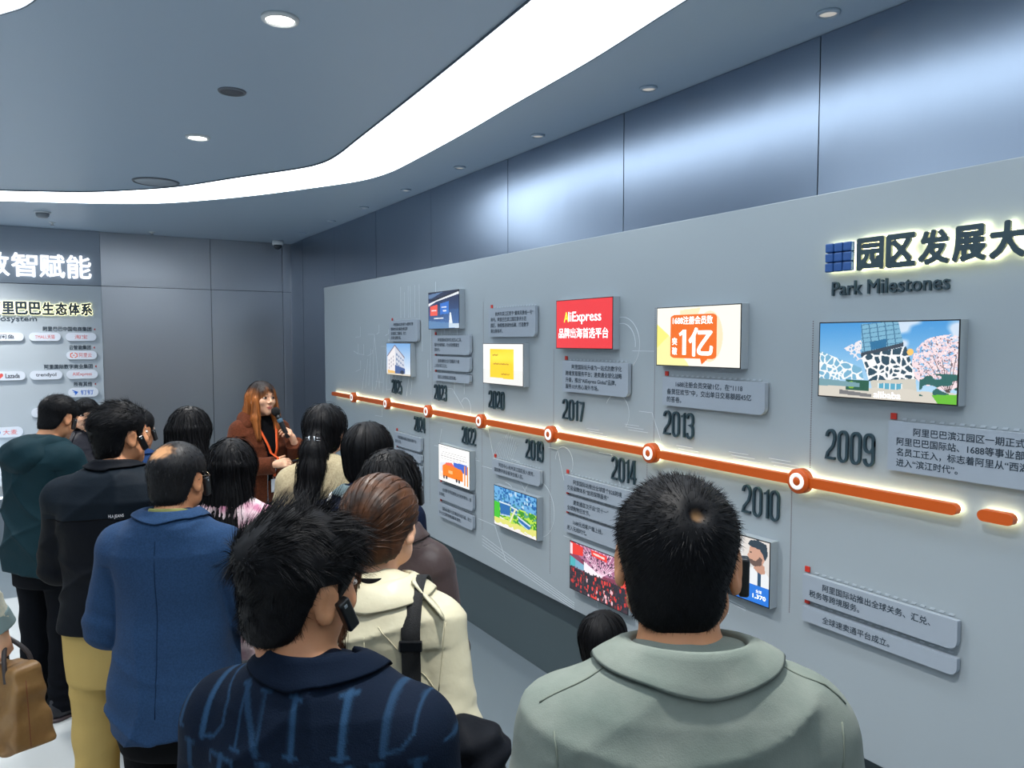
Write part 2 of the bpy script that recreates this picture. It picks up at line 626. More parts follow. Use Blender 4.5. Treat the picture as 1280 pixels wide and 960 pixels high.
for i, (x, y) in enumerate(((.969, 8.817), (.073, 8.6))):
    o = thing('sprinkler_head', ('small metal sprinkler on the ceiling just in front of the back wall', 'small metal sprinkler on the ceiling at the far left above the wall lettering')[i], 'sprinkler', (x, y, ZC), group='ceiling sprinklers')
    MB().lathe([(.03, 0), (.028, -.005), (.012, -.008), (.008, -.02)], 20).build('base', M_WHITE, o)
    MB().lathe([(.001, -.03), (.018, -.028), (.018, -.025), (.004, -.02)], 20).build('deflector', mat('chrome', (200, 205, 210), .2, 1.), o)

# ------------------------------------------------------------------ timeline board (its own axes: u right, v up, w out of the board)
XBD = 2.341
YE = 7.389
BR = (R(90), 0, R(-90))


def U(y):
    return -y


BOARD = thing('timeline_display_board', 'long pale grey board standing along the right wall with a dark base', 'display board', (XBD, 0, 0), BR)
b = MB().box((U(YE), .522, -.125), (U(YF + .3), 2.463, 0), .003)
b.build('face_panel', M_BOARD, BOARD)
b = MB().box((U(YE - .06), 0, -.125), (U(YF + .3), .524, -.1), .002)
b.build('plinth', M_PLINTH, BOARD)

# thin white drawing printed on the board
rnd = random.Random(11)
b = MB()


def line(pts, wd=.0022, closed=False):
    stroke(b, pts, wd, 0., .0012, closed)


def circ(cx, cy, r, a0=0, a1=360, n=36, ry=None):
    ry = ry or r
    line([(cx + r * math.cos(R(a0 + (a1 - a0) * k / n)), cy + ry * math.sin(R(a0 + (a1 - a0) * k / n))) for k in range(n + (a1 - a0 < 360))], closed=(a1 - a0 >= 360))


for y, z, r in ((2.83, 1.93, .13), (2.83, 1.93, .10), (2.86, 1.60, .09), (4.42, 1.50, .07), (3.3, 1.30, .08), (2.55, 1.24, .07), (3.55, 1.0, .16), (3.9, .95, .14), (3.9, .95, .12), (3.9, .95, .10)):
    circ(U(y), z, r, rnd.uniform(-90, 0), rnd.uniform(90, 200))
for y, z in ((2.80, 1.55), (2.45, 1.49), (3.1, 1.50), (2.15, 1.50), (1.95, 1.5), (2.3, 1.19), (3.0, 1.2), (2.3, .86), (4.4, 1.2), (3.85, 1.24)):
    for k in range(3):
        x = U(y) + k * .012
        line([(x, z - k * .012), (x + .10 + .02 * k, z - k * .012)], .0018)
for k in range(12):                                   # hatched gable
    x = U(4.05) + k * .02
    line([(x, 1.24), (x + .06, 1.40 - abs(k - 6) * .012)], .0015)
for k in range(16):                                   # tower outlines left of the screens
    y = 5.5 - k * .07 + rnd.uniform(-.02, .02)
    z0, h = rnd.uniform(1.55, 2.0), rnd.uniform(.1, .5)
    if 5.2 < y < 5.7 and z0 < 1.93:
        z0 = 2.12
    line([(U(y), z0), (U(y), min(z0 + h, 2.36))], .0018)
for k in range(14):
    y = 6.35 - k * .08
    line([(U(y), 1.52 + .02 * (k % 3)), (U(y) + .06, 1.7 + .09 * (k % 4))], .0016)
for y0, z0, y1, z1 in ((4.86, 1.62, 4.45, 1.50), (5.9, 1.9, 5.72, 1.6), (6.2, 2.0, 5.95, 1.55), (4.3, 1.39, 4.0, 1.1), (3.0, 1.39, 2.83, 1.25), (2.75, 1.9, 2.6, 1.9), (2.7, 1.62, 2.55, 1.5), (4.9, 1.2, 4.78, 1.33), (4.2, 1.15, 3.5, .93), (4.25, .8, 3.9, .6), (3.3, .9, 3.0, .6), (3.45, 1.36, 3.3, 1.2)):
    line([(U(y0), z0), (U(y0) + (y0 - y1) * .6, z0), (U(y1), z1)], .0018)
for k in range(4):
    line([(U(4.2), .70 - k * .02), (U(3.2), .56 - k * .012)], .0015)
for k in range(26):                                   # town plan left of the board
    x, z = U(rnd.uniform(5.72, 6.6)), rnd.uniform(.75, 2.0)
    if abs(z - 1.44) < .1:
        continue
    a, c = rnd.uniform(.05, .16), rnd.uniform(.03, .12)
    line([(x, z), (x + a, z + rnd.uniform(-.03, .03)), (x + a, z + c)], .0016)
for y, z, w_, h_ in ((2.28, .86, .035, .045), (2.23, .86, .03, .03)):
    circ(U(y), z, w_, 0, 360, 24, h_)
line([(U(2.5), .93), (U(2.05), .885)], .002)
line([(U(2.5), .92), (U(2.05), .875)], .002)
b.build('line_drawing', M_LINE, BOARD)

# dotted lines from the nodes to the notes
NODES = (6.476, 5.691, 4.924, 4.147, 3.373, 2.574, 1.779)


def dotted(y, z0, z1):
    b = MB()
    k = 0
    while z0 + k * .0085 < z1:
        z = z0 + k * .0085
        b.box((U(y) - .0016, z - .0016, 0), (U(y) + .0016, z + .0016, .001))
        k += 1
    b.build('dotted_line', M_DOT, BOARD)


for y, zt in ((1.766, 2.02), (2.596, 2.1), (3.4, 1.9), (4.18, 2.19), (4.93, 2.03), (5.70, 1.68)):
    dotted(y, 1.49, zt)
for y, zb in ((1.842, .934), (2.64, .66), (3.43, .66), (4.20, .74), (4.98, .76)):
    dotted(y, zb, 1.40)

# ------------------------------------------------------------------ orange timeline with glowing back
TL = thing('orange_timeline_bar', 'long raised orange bar with ringed nodes and a glowing edge across the board', 'timeline bar', (XBD, 0, 1.443), BR)


def bar(y0, y1, root):
    x0, x1 = U(y0), U(y1)
    MB().prism(round_rect(x1 - x0, .034, .0165, 8, (x0 + x1) / 2, 0), .016, .044).build('bar', M_ORANGE, root)
    MB().prism(round_rect(x1 - x0 - .004, .026, .0125, 6, (x0 + x1) / 2, 0), .0003, .016).build('glow_strip', M_HALO, root)


bar(7.064, 1.222, TL)
for y in NODES:
    nd = MB().lathe([(.001, .054), (.042, .054), (.045, .050), (.045, .018), (.001, .018)], 40, M=Matrix.Translation((U(y), 0, 0))).build('node', M_ORANGE, TL)
    MB().lathe([(.016, .0545), (.016, .0575), (.03, .0575), (.03, .0545)], 40, M=Matrix.Translation((U(y), 0, 0))).build('white_ring', mat('white_ring', (244, 246, 246), .4, emit=(255, 255, 250), estr=.35), nd)
    # orange centre closes the ring
    MB().lathe([(.001, .0578), (.0145, .0578), (.016, .0562), (.016, .0545)], 32, M=Matrix.Translation((U(y), 0, 0))).build('centre', M_ORANGE, nd)
    MB().lathe([(.001, .006), (.038, .006), (.038, .016), (.001, .016)], 32, M=Matrix.Translation((U(y), 0, 0))).build('glow_disc', M_HALO, nd)
TL2 = thing('orange_timeline_bar', 'short orange capsule bar with a glowing edge right of the long bar', 'timeline bar', (XBD, 0, 1.443), BR)
bar(1.163, 1.066, TL2)

# ------------------------------------------------------------------ year numerals
for yr, y0, y1, z in (('2009', 1.702, 1.508, 1.531), ('2013', 2.531, 2.336, 1.531), ('2017', 3.311, 3.113, 1.531), ('2020', 4.106, 3.911, 1.531), ('2023', 4.888, 4.685, 1.531), ('2025', 5.669, 5.46, 1.531),
                     ('2010', 2.075, 1.886, 1.268), ('2014', 2.895, 2.706, 1.272), ('2019', 3.677, 3.486, 1.272), ('2022', 4.467, 4.268, 1.268), ('2024', 5.238, 5.039, 1.27)):
    root = thing('year_numeral', 'dark raised number %s on the grey board %s the orange bar' % (yr, 'above' if z > 1.4 else 'below'), 'number sign', (XBD, y0, z), BR, 'years on the timeline')
    W, H = y0 - y1, .104 if z > 1.4 else .11
    adv = [.27 if c == '1' else .50 for c in yr]
    sx = W / sum(adv)
    x = 0.
    for c, a in zip(yr, adv):
        mb = MB()
        for k, (pts, cl) in enumerate(DIG[c]):
            stroke(mb, [(x + (px + .01) * sx, pz * H) for px, pz in pts], .0088, 0.001, .011 - .0002 * k, cl)
        mb.build('digit', M_NUM, root)
        x += a * sx

# ------------------------------------------------------------------ text plates
def plate(y0, y1, z0, z1, lines, label, marker=True, ch=.027, margin=.03, indent=True, group='text plates on the board'):
    w_, h_ = y0 - y1, z1 - z0
    root = thing('text_plate', label, 'text plate', (XBD, y0, z0), BR, group)
    r = min(.028, h_ * .45)
    MB().prism(round_rect(w_, h_, (.003, r, .003, .003), 6, w_ / 2, h_ / 2), .006, .025).build('plate', M_PLATE, root)
    pk = MB().box((.02, .012, 0), (w_ - .03, h_ - .012, .006))
    pk.build('standoff', M_PLINTH, root)
    t = MB()
    n = len(lines)
    pit = min(.034, (h_ - .006) / n)
    size = min(ch, pit * .86)
    top = h_ / 2 + pit * n / 2
    for i, s in enumerate(lines):
        x = margin + (2 * size if indent and i == 0 else 0)
        wmax = w_ - x - .02
        full = len(s.replace('1', '')) * size
        V, F = glyphs(s, 0., 0.)
        nat = (V[:, 0].max() - V[:, 0].min()) * size
        text(t, s, x, top - (i + .80) * pit, 0, em=size, w=min(nat, wmax), z=.0258, bold=.012)
    t.build('lettering', M_INK, root)
    if marker:
        MB().box((-.006, h_ + .004, .001), (.014, h_ + .024, .006), .0005).build('red_square', M_RED, root)
    d = MB()                                            # dashed light edge along the top
    for k in range(int(w_ / .03) - 1):
        d.prism([(.03 + k * .03, h_ + .003), (.045 + k * .03, h_ + .003), (.05 + k * .03, h_ + .010), (.035 + k * .03, h_ + .010)], .0002, .002)
    d.build('dashed_edge', mat('dash_paint', (176, 187, 195), .5), root)
    return root


P_ = plate
P_(1.455, .90, 1.531, 1.690, ['阿里巴巴滨江园区一期正式启用，', '阿里巴巴国际站、1688等事业部数千', '名员工迁入，标志着阿里从“西湖时代”', '进入“滨江时代”。'], 'pale text plate to the right of the number 2009, reading of the park opening')
P_(1.768, 1.217, 1.012, 1.104, ['阿里国际站推出全球关务、汇兑、', '税务等跨境服务。'], 'upper of the two pale text plates below the short end of the orange bar')
P_(1.766, 1.215, .933, .988, ['全球速卖通平台成立。'], 'narrow one-line text plate, the lowest at the right end of the board')
P_(2.517, 1.954, 1.664, 1.789, ['1688注册会员突破1亿，在“1118', '备货狂欢节”中，交出单日交易额超45亿', '的答卷。'], 'text plate of three lines under the orange and yellow screen')
P_(3.283, 2.751, 1.681, 1.842, ['阿里国际站升级为一站式的数字化', '跨境贸易服务平台；速卖通全球化战略', '升级，推出“AliExpress Global”品牌，', '服务10大核心海外市场。'], 'text plate of four lines under the red screen')
P_(3.265, 2.72, 1.150, 1.240, ['阿里国际站推出全球首个B2B跨境', '交易保障体系“信用保障服务”'], 'topmost of the three text plates below the number 2014')
P_(3.265, 2.72, 1.048, 1.130, ['速卖通首次开启“双十一”', '全球购物狂欢节。'], 'middle of the three text plates below the number 2014')
P_(3.265, 2.72, .938, 1.028, ['1688无线客户端上线，', '进入无线时代。'], 'text plate just above the screen of the crowded red event hall')
P_(4.031, 3.495, 1.133, 1.224, ['阿里中心·杭州滨江园区投入使用，', '国际数字商业板块全面入驻。'], 'two-line text plate above the screen of the green campus')
P_(4.072, 3.547, 1.970, 2.142, ['杭州市滨江区授予“最美风景线一号”', '称号。阿里巴巴滨江园区获评示范', '园区，持续推进绿色低碳，打造数字', '商业新标杆。'], 'text plate of four lines above the screen with the gold plaque')
P_(4.795, 4.281, .842, .950, ['全球数字贸易博览会在杭州举办，首', '次亮相。'], 'upper text plate under the screen of the orange truck', margin=.02)
P_(4.796, 4.281, .715, .812, ['国际站海外仓及海运专线开通，助力', '中小企业跨境物流降本增效。'], 'lower text plate under the screen of the orange truck', margin=.02)
P_(4.866, 4.318, 1.854, 1.982, ['阿里国际站发布生成式AI工具，', '服务全球商家，行业首创智能生', '意助手。'], 'uppermost of the three plates under the dark blue screen')
P_(4.867, 4.318, 1.744, 1.838, ['速卖通推出全托管服务升级', '上线全球五日达。'], 'middle of the three plates under the dark blue screen')
P_(4.868, 4.319, 1.668, 1.724, ['园区启用智能运营系统。'], 'one-line plate, lowest of the three under the dark blue screen')
P_(5.655, 5.121, 1.939, 2.100, ['阿里国际站发布首个AI搜索引擎', '国际数字商业集团全新品牌', '启动园区二期建设，助力', '全球化战略升级。'], 'text plate above the screen of the white office building')
P_(5.577, 5.079, 1.125, 1.232, ['阿里国际站推出智能采购平台', '服务全球。'], 'text plate directly below the number 2024', margin=.02)
P_(5.579, 5.080, 1.045, 1.105, ['速卖通品牌出海计划上线。'], 'thin one-line plate, second below the number 2024', margin=.02)
P_(5.583, 5.083, .780, 1.020, ['国际数字商业集团升级全球', '物流网络，覆盖更多国家', '和地区的消费者与商家。'], 'tall text plate, lowest below the number 2024', margin=.02)

# ------------------------------------------------------------------ pictures shown on the screens
class Pic:
    def __init__(s, w=130, h=70, bg=(255, 255, 255)):
        s.w, s.h = w, h
        s.im = np.zeros((h, w, 3)) + np.array(bg, float)
        y, x = np.mgrid[0:h, 0:w]
        s.x, s.y = (x + .5) / w, 1 - (y + .5) / h          # 0..1, y up

    def put(s, m, c, a=1.):
        m = np.clip(m.astype(float), 0, 1)[..., None] * a
        s.im = s.im * (1 - m) + np.array(c, float) * m
        return s

    def grad(s, c0, c1):
        s.im = np.array(c0, float) * (1 - s.y[..., None]) + np.array(c1, float) * s.y[..., None]
        return s

    def poly(s, pts, c, a=1.):
        ins = np.zeros(s.x.shape, bool)
        n = len(pts)
        for i in range(n):
            (x0, y0), (x1, y1) = pts[i], pts[(i + 1) % n]
            if y0 == y1:
                continue
            ins ^= ((s.y > y0) != (s.y > y1)) & (s.x < (x1 - x0) * (s.y - y0) / (y1 - y0) + x0)
        return s.put(ins, c, a)

    def ell(s, cx, cy, rx, ry, c, a=1.):
        return s.put(((s.x - cx) / rx) ** 2 + ((s.y - cy) / ry) ** 2 < 1, c, a)

    def line(s, x0, y0, x1, y1, wd, c, a=1.):
        asp = s.w / s.h
        px, py = (s.x - x0) * asp, s.y - y0
        bx, by = (x1 - x0) * asp, y1 - y0
        t = np.clip((px * bx + py * by) / max(bx * bx + by * by, 1e-9), 0, 1)
        return s.put(np.hypot(px - bx * t, py - by * t) < wd, c, a)

    def noise(s, sc, seed):
        r = np.random.default_rng(seed)
        n = int(sc) + 3
        g = r.random((n, n))
        u, v = s.x * sc, s.y * sc
        i, j = u.astype(int), v.astype(int)
        fu, fv = u - i, v - j
        fu, fv = fu * fu * (3 - 2 * fu), fv * fv * (3 - 2 * fv)
        return (g[j, i] * (1 - fu) + g[j, i + 1] * fu) * (1 - fv) + (g[j + 1, i] * (1 - fu) + g[j + 1, i + 1] * fu) * fv

    def cells(s, pts):
        """distance difference of the two closest seeds: small on the cell borders"""
        asp = s.w / s.h
        d = np.stack([np.hypot((s.x - a) * asp, s.y - b_) for a, b_ in pts])
        d.sort(0)
        return d[1] - d[0]

    def inside(s, pts):
        t = Pic(s.w, s.h, (0, 0, 0)).poly(pts, (1, 1, 1))
        return t.im[..., 0] > .5


def pic_park():
    p = Pic(240, 130).grad((196, 226, 246), (70, 150, 214))
    cl = p.noise(5, 3) * .6 + p.noise(11, 4) * .4
    p.put(np.clip((cl - .52) * 5, 0, .8) * (p.x > .55), (236, 238, 246))
    rr = random.Random(5)
    left = [(0, .62), (.34, .40), (.36, .25), (0, .22)]
    p.poly(left, (120, 176, 206))
    c = p.cells([(rr.uniform(-.02, .4), rr.uniform(.15, .66)) for _ in range(70)])
    p.put((c < .016) & p.inside(left), (244, 250, 252))
    tip = [(.2, .66), (.34, .78), (.36, .45), (.3, .5)]
    c = p.cells([(rr.uniform(.18, .38), rr.uniform(.4, .8)) for _ in range(46)])
    p.put((c < .014) & p.inside(tip), (238, 232, 236))
    tower = [(.33, .98), (.34, .56), (.645, .70), (.60, 1.01)]
    p.poly(tower, (124, 178, 206))
    p.put(((np.mod(p.x * 17 + p.y * 1.5, 1) < .14) | (np.mod(p.y * 17 - p.x * 4, 1) < .16)) & p.inside(tower), (70, 118, 150))
    p.poly([(.40, .74), (.52, .79), (.52, .68), (.41, .64)], (44, 112, 156))
    p.poly([(.335, .60), (.64, .74), (.64, .69), (.335, .55)], (58, 70, 84))
    base = [(.335, .56), (.66, .69), (.74, .28), (.40, .23)]
    p.poly(base, (44, 74, 92))
    c = p.cells([(rr.uniform(.33, .76), rr.uniform(.2, .7)) for _ in range(40)])
    p.put((c < .020) & p.inside(base), (250, 252, 252))
    p.poly([(.41, .24), (.73, .29), (.75, .03), (.43, .08)], (206, 202, 190))
    p.poly([(.47, .21), (.64, .22), (.64, .06), (.47, .08)], (92, 168, 196))
    for k in range(5):
        p.line(.47 + k * .042, .21, .47 + k * .042, .07, .006, (230, 240, 240))
    t = p.noise(34, 8) * .6 + p.noise(60, 9) * .4
    crown = ((p.x - .90) / .18) ** 2 + ((p.y - .50) / .32) ** 2 < .8 + .5 * p.noise(7, 12)
    p.put(crown & (t > .38), (246, 222, 226))
    p.put(crown & (t < .20), (170, 140, 146))
    for k in range(900):
        a, q = rr.uniform(0, 6.28), rr.random() ** .6
        x, y = .90 + .19 * q * math.cos(a), .52 + .30 * q * math.sin(a)
        if x < 1:
            p.ell(x, y, .0045, .008, rr.choice([(255, 240, 242), (248, 224, 228), (238, 204, 212), (222, 190, 200), (150, 190, 226), (120, 96, 104)]))
    for k in range(9):
        p.line(.95, .12, .78 + k * .03, .42 + .2 * ((k * 7) % 5) / 5, .004, (86, 70, 70))
    p.put((p.y < .13 + .03 * p.noise(20, 2)), (214, 208, 196))
    p.put((p.y < .24) & (p.y > .10) & (p.x > .22) & (p.x < .40) & (p.noise(14, 31) > .3), (40, 92, 74))
    p.ell(.265, .17, .026, .05, (128, 176, 60))
    p.put((p.y < .36) & (p.y > .08) & (p.x > .76) & (p.noise(16, 33) > .45), (44, 100, 96))
    p.poly([(.84, .10), (1, .12), (1, 0), (.88, 0)], (104, 188, 52))
    p.poly([(0, .24), (.33, .20), (.33, .15), (0, .14)], (120, 160, 170))
    p.poly([(.17, .10), (.42, .06), (.42, .02), (.17, .04)], (120, 120, 122))
    p.ell(.69, .62, .022, .045, (250, 200, 110))
    return p


def pic_member():
    p = Pic(190, 102, (252, 250, 238))
    p.poly([(0, .72), (.16, .52), (.0, .25)], (250, 240, 130))
    p.poly([(0, .0), (0, .3), (.16, .52), (.42, .0)], (252, 244, 170))
    p.poly([(.3, .95), (.55, .98), (.5, .8), (.3, .8)], (254, 226, 160), .6)
    p.ell(.66, .5, .15, .42, (255, 214, 150), .5)
    q = round_rect(.56, .74, .05, 6, .46, .50)
    p.poly(q, (240, 112, 28))
    p.poly([(.55, .14), (.66, .15), (.57, .03)], (240, 112, 28))
    return p


def pic_gold():
    p = Pic(120, 64, (253, 253, 250))
    p.put(p.y < .36, (240, 240, 236))
    p.poly([(.18, .88), (.78, .88), (.78, .14), (.18, .16)], (250, 212, 16))
    p.put(np.clip(p.noise(3, 5) - .45, 0, 1) * 1.6 * p.inside([(.18, .88), (.78, .88), (.78, .14), (.18, .16)]), (255, 240, 70))
    for y0, a, b_ in ((.72, .26, .42), (.5, .28, .68), (.25, .48, .72)):
        for k in range(int((b_ - a) / .035)):
            p.line(a + k * .035, y0, a + k * .035 + .018, y0 + .012 * (k % 2), .016, (196, 140, 10))
    return p


def pic_stage():
    p = Pic(120, 64).grad((70, 110, 170), (16, 30, 66))
    p.poly([(0, .7), (1, .98), (1, .9), (.25, .74), (0, .62)], (236, 240, 246))
    p.poly([(0, .95), (.5, 1), (.1, .84), (0, .84)], (90, 120, 160))
    p.poly([(0, .78), (1, 1), (1, .96), (.2, .76)], (16, 24, 44))
    p.poly([(.06, .62), (.31, .66), (.31, .36), (.06, .36)], (236, 88, 74))
    p.poly([(.40, .68), (.68, .73), (.68, .40), (.40, .38)], (48, 112, 204))
    for x0, y0, n in ((.12, .5, 4), (.46, .58, 4), (.2, .28, 8), (.5, .48, 3)):
        for k in range(n):
            p.line(x0 + k * .04, y0, x0 + k * .04 + .015, y0, .02, (236, 240, 248))
    p.poly([(0, .22), (1, .12), (1, 0), (0, 0)], (92, 132, 176))
    for k in range(12):
        p.line(.62 + k * .035, .5, .4 + k * .07, .14, .008, (70, 150, 226), .6)
    p.poly([(.68, .14), (1, .12), (1, 0), (.68, .02)], (196, 214, 230))
    p.poly([(.69, .14), (.71, .42), (.75, .42), (.80, .14)], (232, 240, 246))
    return p


def pic_office():
    p = Pic(110, 60).grad((236, 240, 246), (120, 170, 224))
    p.poly([(.04, .58), (.36, .94), (.74, .56), (.78, .12), (.04, .1)], (236, 232, 234))
    p.poly([(.36, .94), (.74, .56), (.78, .12), (.40, .06)], (206, 210, 222))
    p.line(.04, .6, .36, .94, .02, (120, 110, 130))
    p.line(.36, .94, .76, .56, .02, (120, 110, 130))
    for r_ in range(4):
        for k in range(4):
            p.poly([(.42 + k * .085, .70 - r_ * .15 - k * .06), (.47 + k * .085, .67 - r_ * .15 - k * .06), (.47 + k * .085, .60 - r_ * .15 - k * .05), (.42 + k * .085, .62 - r_ * .15 - k * .05)], (96, 120, 160))
    for r_ in range(3):
        for k in range(3):
            p.poly([(.09 + k * .09, .48 - r_ * .12 + k * .06), (.14 + k * .09, .50 - r_ * .12 + k * .06), (.14 + k * .09, .43 - r_ * .12 + k * .06), (.09 + k * .09, .41 - r_ * .12 + k * .06)], (180, 178, 190))
    p.poly([(.36, .32), (.78, .22), (.78, .06), (.36, .04)], (70, 96, 150))
    p.poly([(.05, .15), (.36, .12), (.36, .02), (.05, .03)], (236, 190, 110))
    p.put(p.y < .05, (214, 206, 190))
    p.ell(.66, .1, .08, .06, (44, 52, 70))
    return p


def pic_truck():
    p = Pic(130, 70, (254, 254, 252))
    for y0, a, b_ in ((.93, .05, .34), (.82, .1, .9), (.76, .06, .94), (.70, .06, .94), (.64, .06, .8)):
        for k in range(int((b_ - a) / .02)):
            if (k * 7) % 5:
                p.line(a + k * .02, y0, a + k * .02 + .01, y0, .008, (176, 168, 170))
    p.poly([(.05, .50), (.25, .54), (.3, .30), (.05, .25)], (226, 228, 240))
    p.poly([(.50, .60), (.92, .62), (.92, .36), (.50, .40)], (66, 106, 206))
    for x in (.84, .92):
        p.poly([(x, .58), (x + .04, .58), (x + .04, .06), (x, .06)], (240, 150, 60))
    p.poly([(.2, .46), (.26, .54), (.44, .57), (.54, .48), (.54, .42), (.2, .42)], (244, 102, 84))
    p.poly([(.13, .42), (.2, .48), (.74, .46), (.80, .38), (.80, .14), (.14, .14)], (252, 130, 20))
    p.poly([(.33, .34), (.47, .34), (.47, .25), (.33, .25)], (255, 190, 120))
    for x in (.18, .27, .6, .68):
        p.ell(x, .12, .03, .05, (60, 50, 60))
    for k in range(5):
        p.line(.06 + k * .03, .25 - k * .02, .06 + k * .03, .1, .006, (240, 140, 60))
    return p


def pic_campus():
    p = Pic(150, 82).grad((120, 190, 60), (60, 140, 214))
    n1, n2 = p.noise(9, 3), p.noise(24, 4)
    p.put((p.y > .55) & (n2 > .4), (110, 176, 226))
    p.put((p.y > .55) & (n2 < .28), (30, 96, 160))
    p.put((p.y < .6) & (n1 > .5), (60, 150, 40))
    p.put((p.y < .6) & (n2 > .62), (186, 224, 70))
    rr = random.Random(2)
    for k in range(40):
        x, y, a = rr.random(), rr.uniform(.58, .97), rr.uniform(.02, .05)
        p.poly([(x, y), (x + a, y - .02), (x + a, y + .05), (x, y + .06)], rr.choice([(70, 130, 190), (190, 220, 240), (40, 100, 170)]))
    for q in ([(.14, .62), (.40, .62), (.40, .34), (.16, .30)], [(.42, .58), (.56, .56), (.56, .44), (.42, .46)], [(.58, .40), (.86, .28), (.88, .14), (.60, .28)]):
        p.poly(q, (44, 110, 176))
        p.line(*q[0], *q[1], .02, (214, 230, 240))
        p.line(*q[2], *q[3], .016, (180, 210, 230))
    p.line(.34, .05, .52, .55, .03, (232, 232, 190))
    p.line(.0, .26, .7, .08, .025, (236, 236, 210))
    p.put((p.y < .16 + .08 * n1), (226, 224, 120))
    p.put((p.y < .1 * n2 + .02), (240, 236, 236))
    p.put((p.x < .14) & (p.y < .6) & (p.y > .2), (70, 196, 50))
    return p


def pic_event():
    p = Pic(170, 92).grad((110, 40, 60), (150, 60, 96))
    p.poly([(.1, .8), (.5, .52), (1, .6), (1, 1), (.2, 1)], (170, 104, 140))
    for k in range(14):
        p.line(.12 + k * .07, 1, .56, .5, .006, (250, 214, 232))
    rr = random.Random(9)
    for k in range(60):
        p.ell(rr.uniform(.3, 1), rr.uniform(.6, 1), .008, .014, (255, 220, 240))
        p.ell(rr.uniform(.2, 1), rr.uniform(.55, .95), .015, .02, (70, 40, 70))
    p.poly([(.02, 1), (.24, .96), (.24, .78), (.04, .74)], (232, 52, 40))
    p.poly([(.0, .98), (.05, .96), (.05, .74), (0, .74)], (250, 220, 226))
    p.poly([(.38, .98), (.66, .96), (.66, .84), (.40, .86)], (240, 56, 44))
    p.poly([(.42, .94), (.62, .92), (.62, .88), (.43, .90)], (255, 214, 206))
    p.poly([(0, .7), (.1, .66), (.1, .5), (0, .48)], (70, 176, 184))
    p.poly([(.1, .66), (.26, .6), (.26, .48), (.1, .48)], (120, 170, 196))
    p.poly([(.26, .68), (.6, .5), (.4, .46), (.26, .46)], (250, 236, 246))
    p.poly([(.84, .75), (1, .72), (1, .4), (.86, .42)], (240, 70, 56))
    crowd = p.y < .44 + .05 * p.noise(30, 5)
    p.put(crowd, (26, 20, 40))
    for k in range(240):
        x, y = rr.random(), rr.uniform(.0, .44)
        c = rr.choice([(20, 16, 34), (30, 26, 50), (120, 24, 30), (200, 40, 36), (60, 30, 44), (16, 18, 36)] + ([(230, 60, 50), (240, 190, 200)] if .3 < x < .75 else []))
        p.ell(x, y, .014, .05, c)
        p.ell(x, y + .05, .009, .02, (26, 16, 24))
    return p


def pic_portrait():
    p = Pic(170, 92).grad((214, 214, 214), (226, 220, 214))
    p.poly([(0, 1), (.7, 1), (.7, .3), (0, .3)], (200, 196, 196))
    p.line(.72, 1, .70, .3, .02, (236, 236, 236))
    # shirt, neck, head in profile
    p.poly([(.70, .30), (.76, .50), (.84, .56), (.97, .52), (1, .46), (1, .2), (.7, .2)], (232, 236, 240))
    p.poly([(.84, .54), (.86, .66), (.95, .62), (.96, .50), (.90, .47)], (196, 150, 128))
    p.poly([(.80, .88), (.785, .76), (.77, .72), (.785, .70), (.785, .66), (.80, .62), (.84, .58), (.93, .62), (.96, .74), (.95, .88), (.88, .94)], (206, 160, 138))
    p.poly([(.79, .68), (.80, .61), (.84, .57), (.92, .61), (.93, .72), (.90, .74), (.86, .66)], (104, 84, 78))
    p.poly([(.775, .90), (.80, .97), (.88, 1.0), (.97, .96), (.985, .80), (.955, .70), (.93, .80), (.90, .86), (.82, .87)], (44, 62, 76))
    p.ell(.81, .78, .010, .012, (70, 56, 50))
    p.poly([(.88, .50), (.915, .48), (.92, .26), (.88, .26)], (40, 74, 104))
    p.poly([(0, .28), (1, .28), (1, 0), (0, 0)], (38, 120, 220))
    p.poly([(0, .28), (.62, .28), (.62, 0), (0, 0)], (20, 24, 30))
    return p


def pic_flat(c):
    return lambda: Pic(16, 9, c)


M_PIC = mat('screen_picture', (0, 0, 0), .25, attr=True, emit='attr', estr=.66)
M_LITW = mat('screen_white', (255, 255, 255), .4, emit=(255, 255, 255), estr=.68)
M_LITY = mat('screen_yellow', (255, 214, 60), .4, emit=(255, 214, 60), estr=.66)


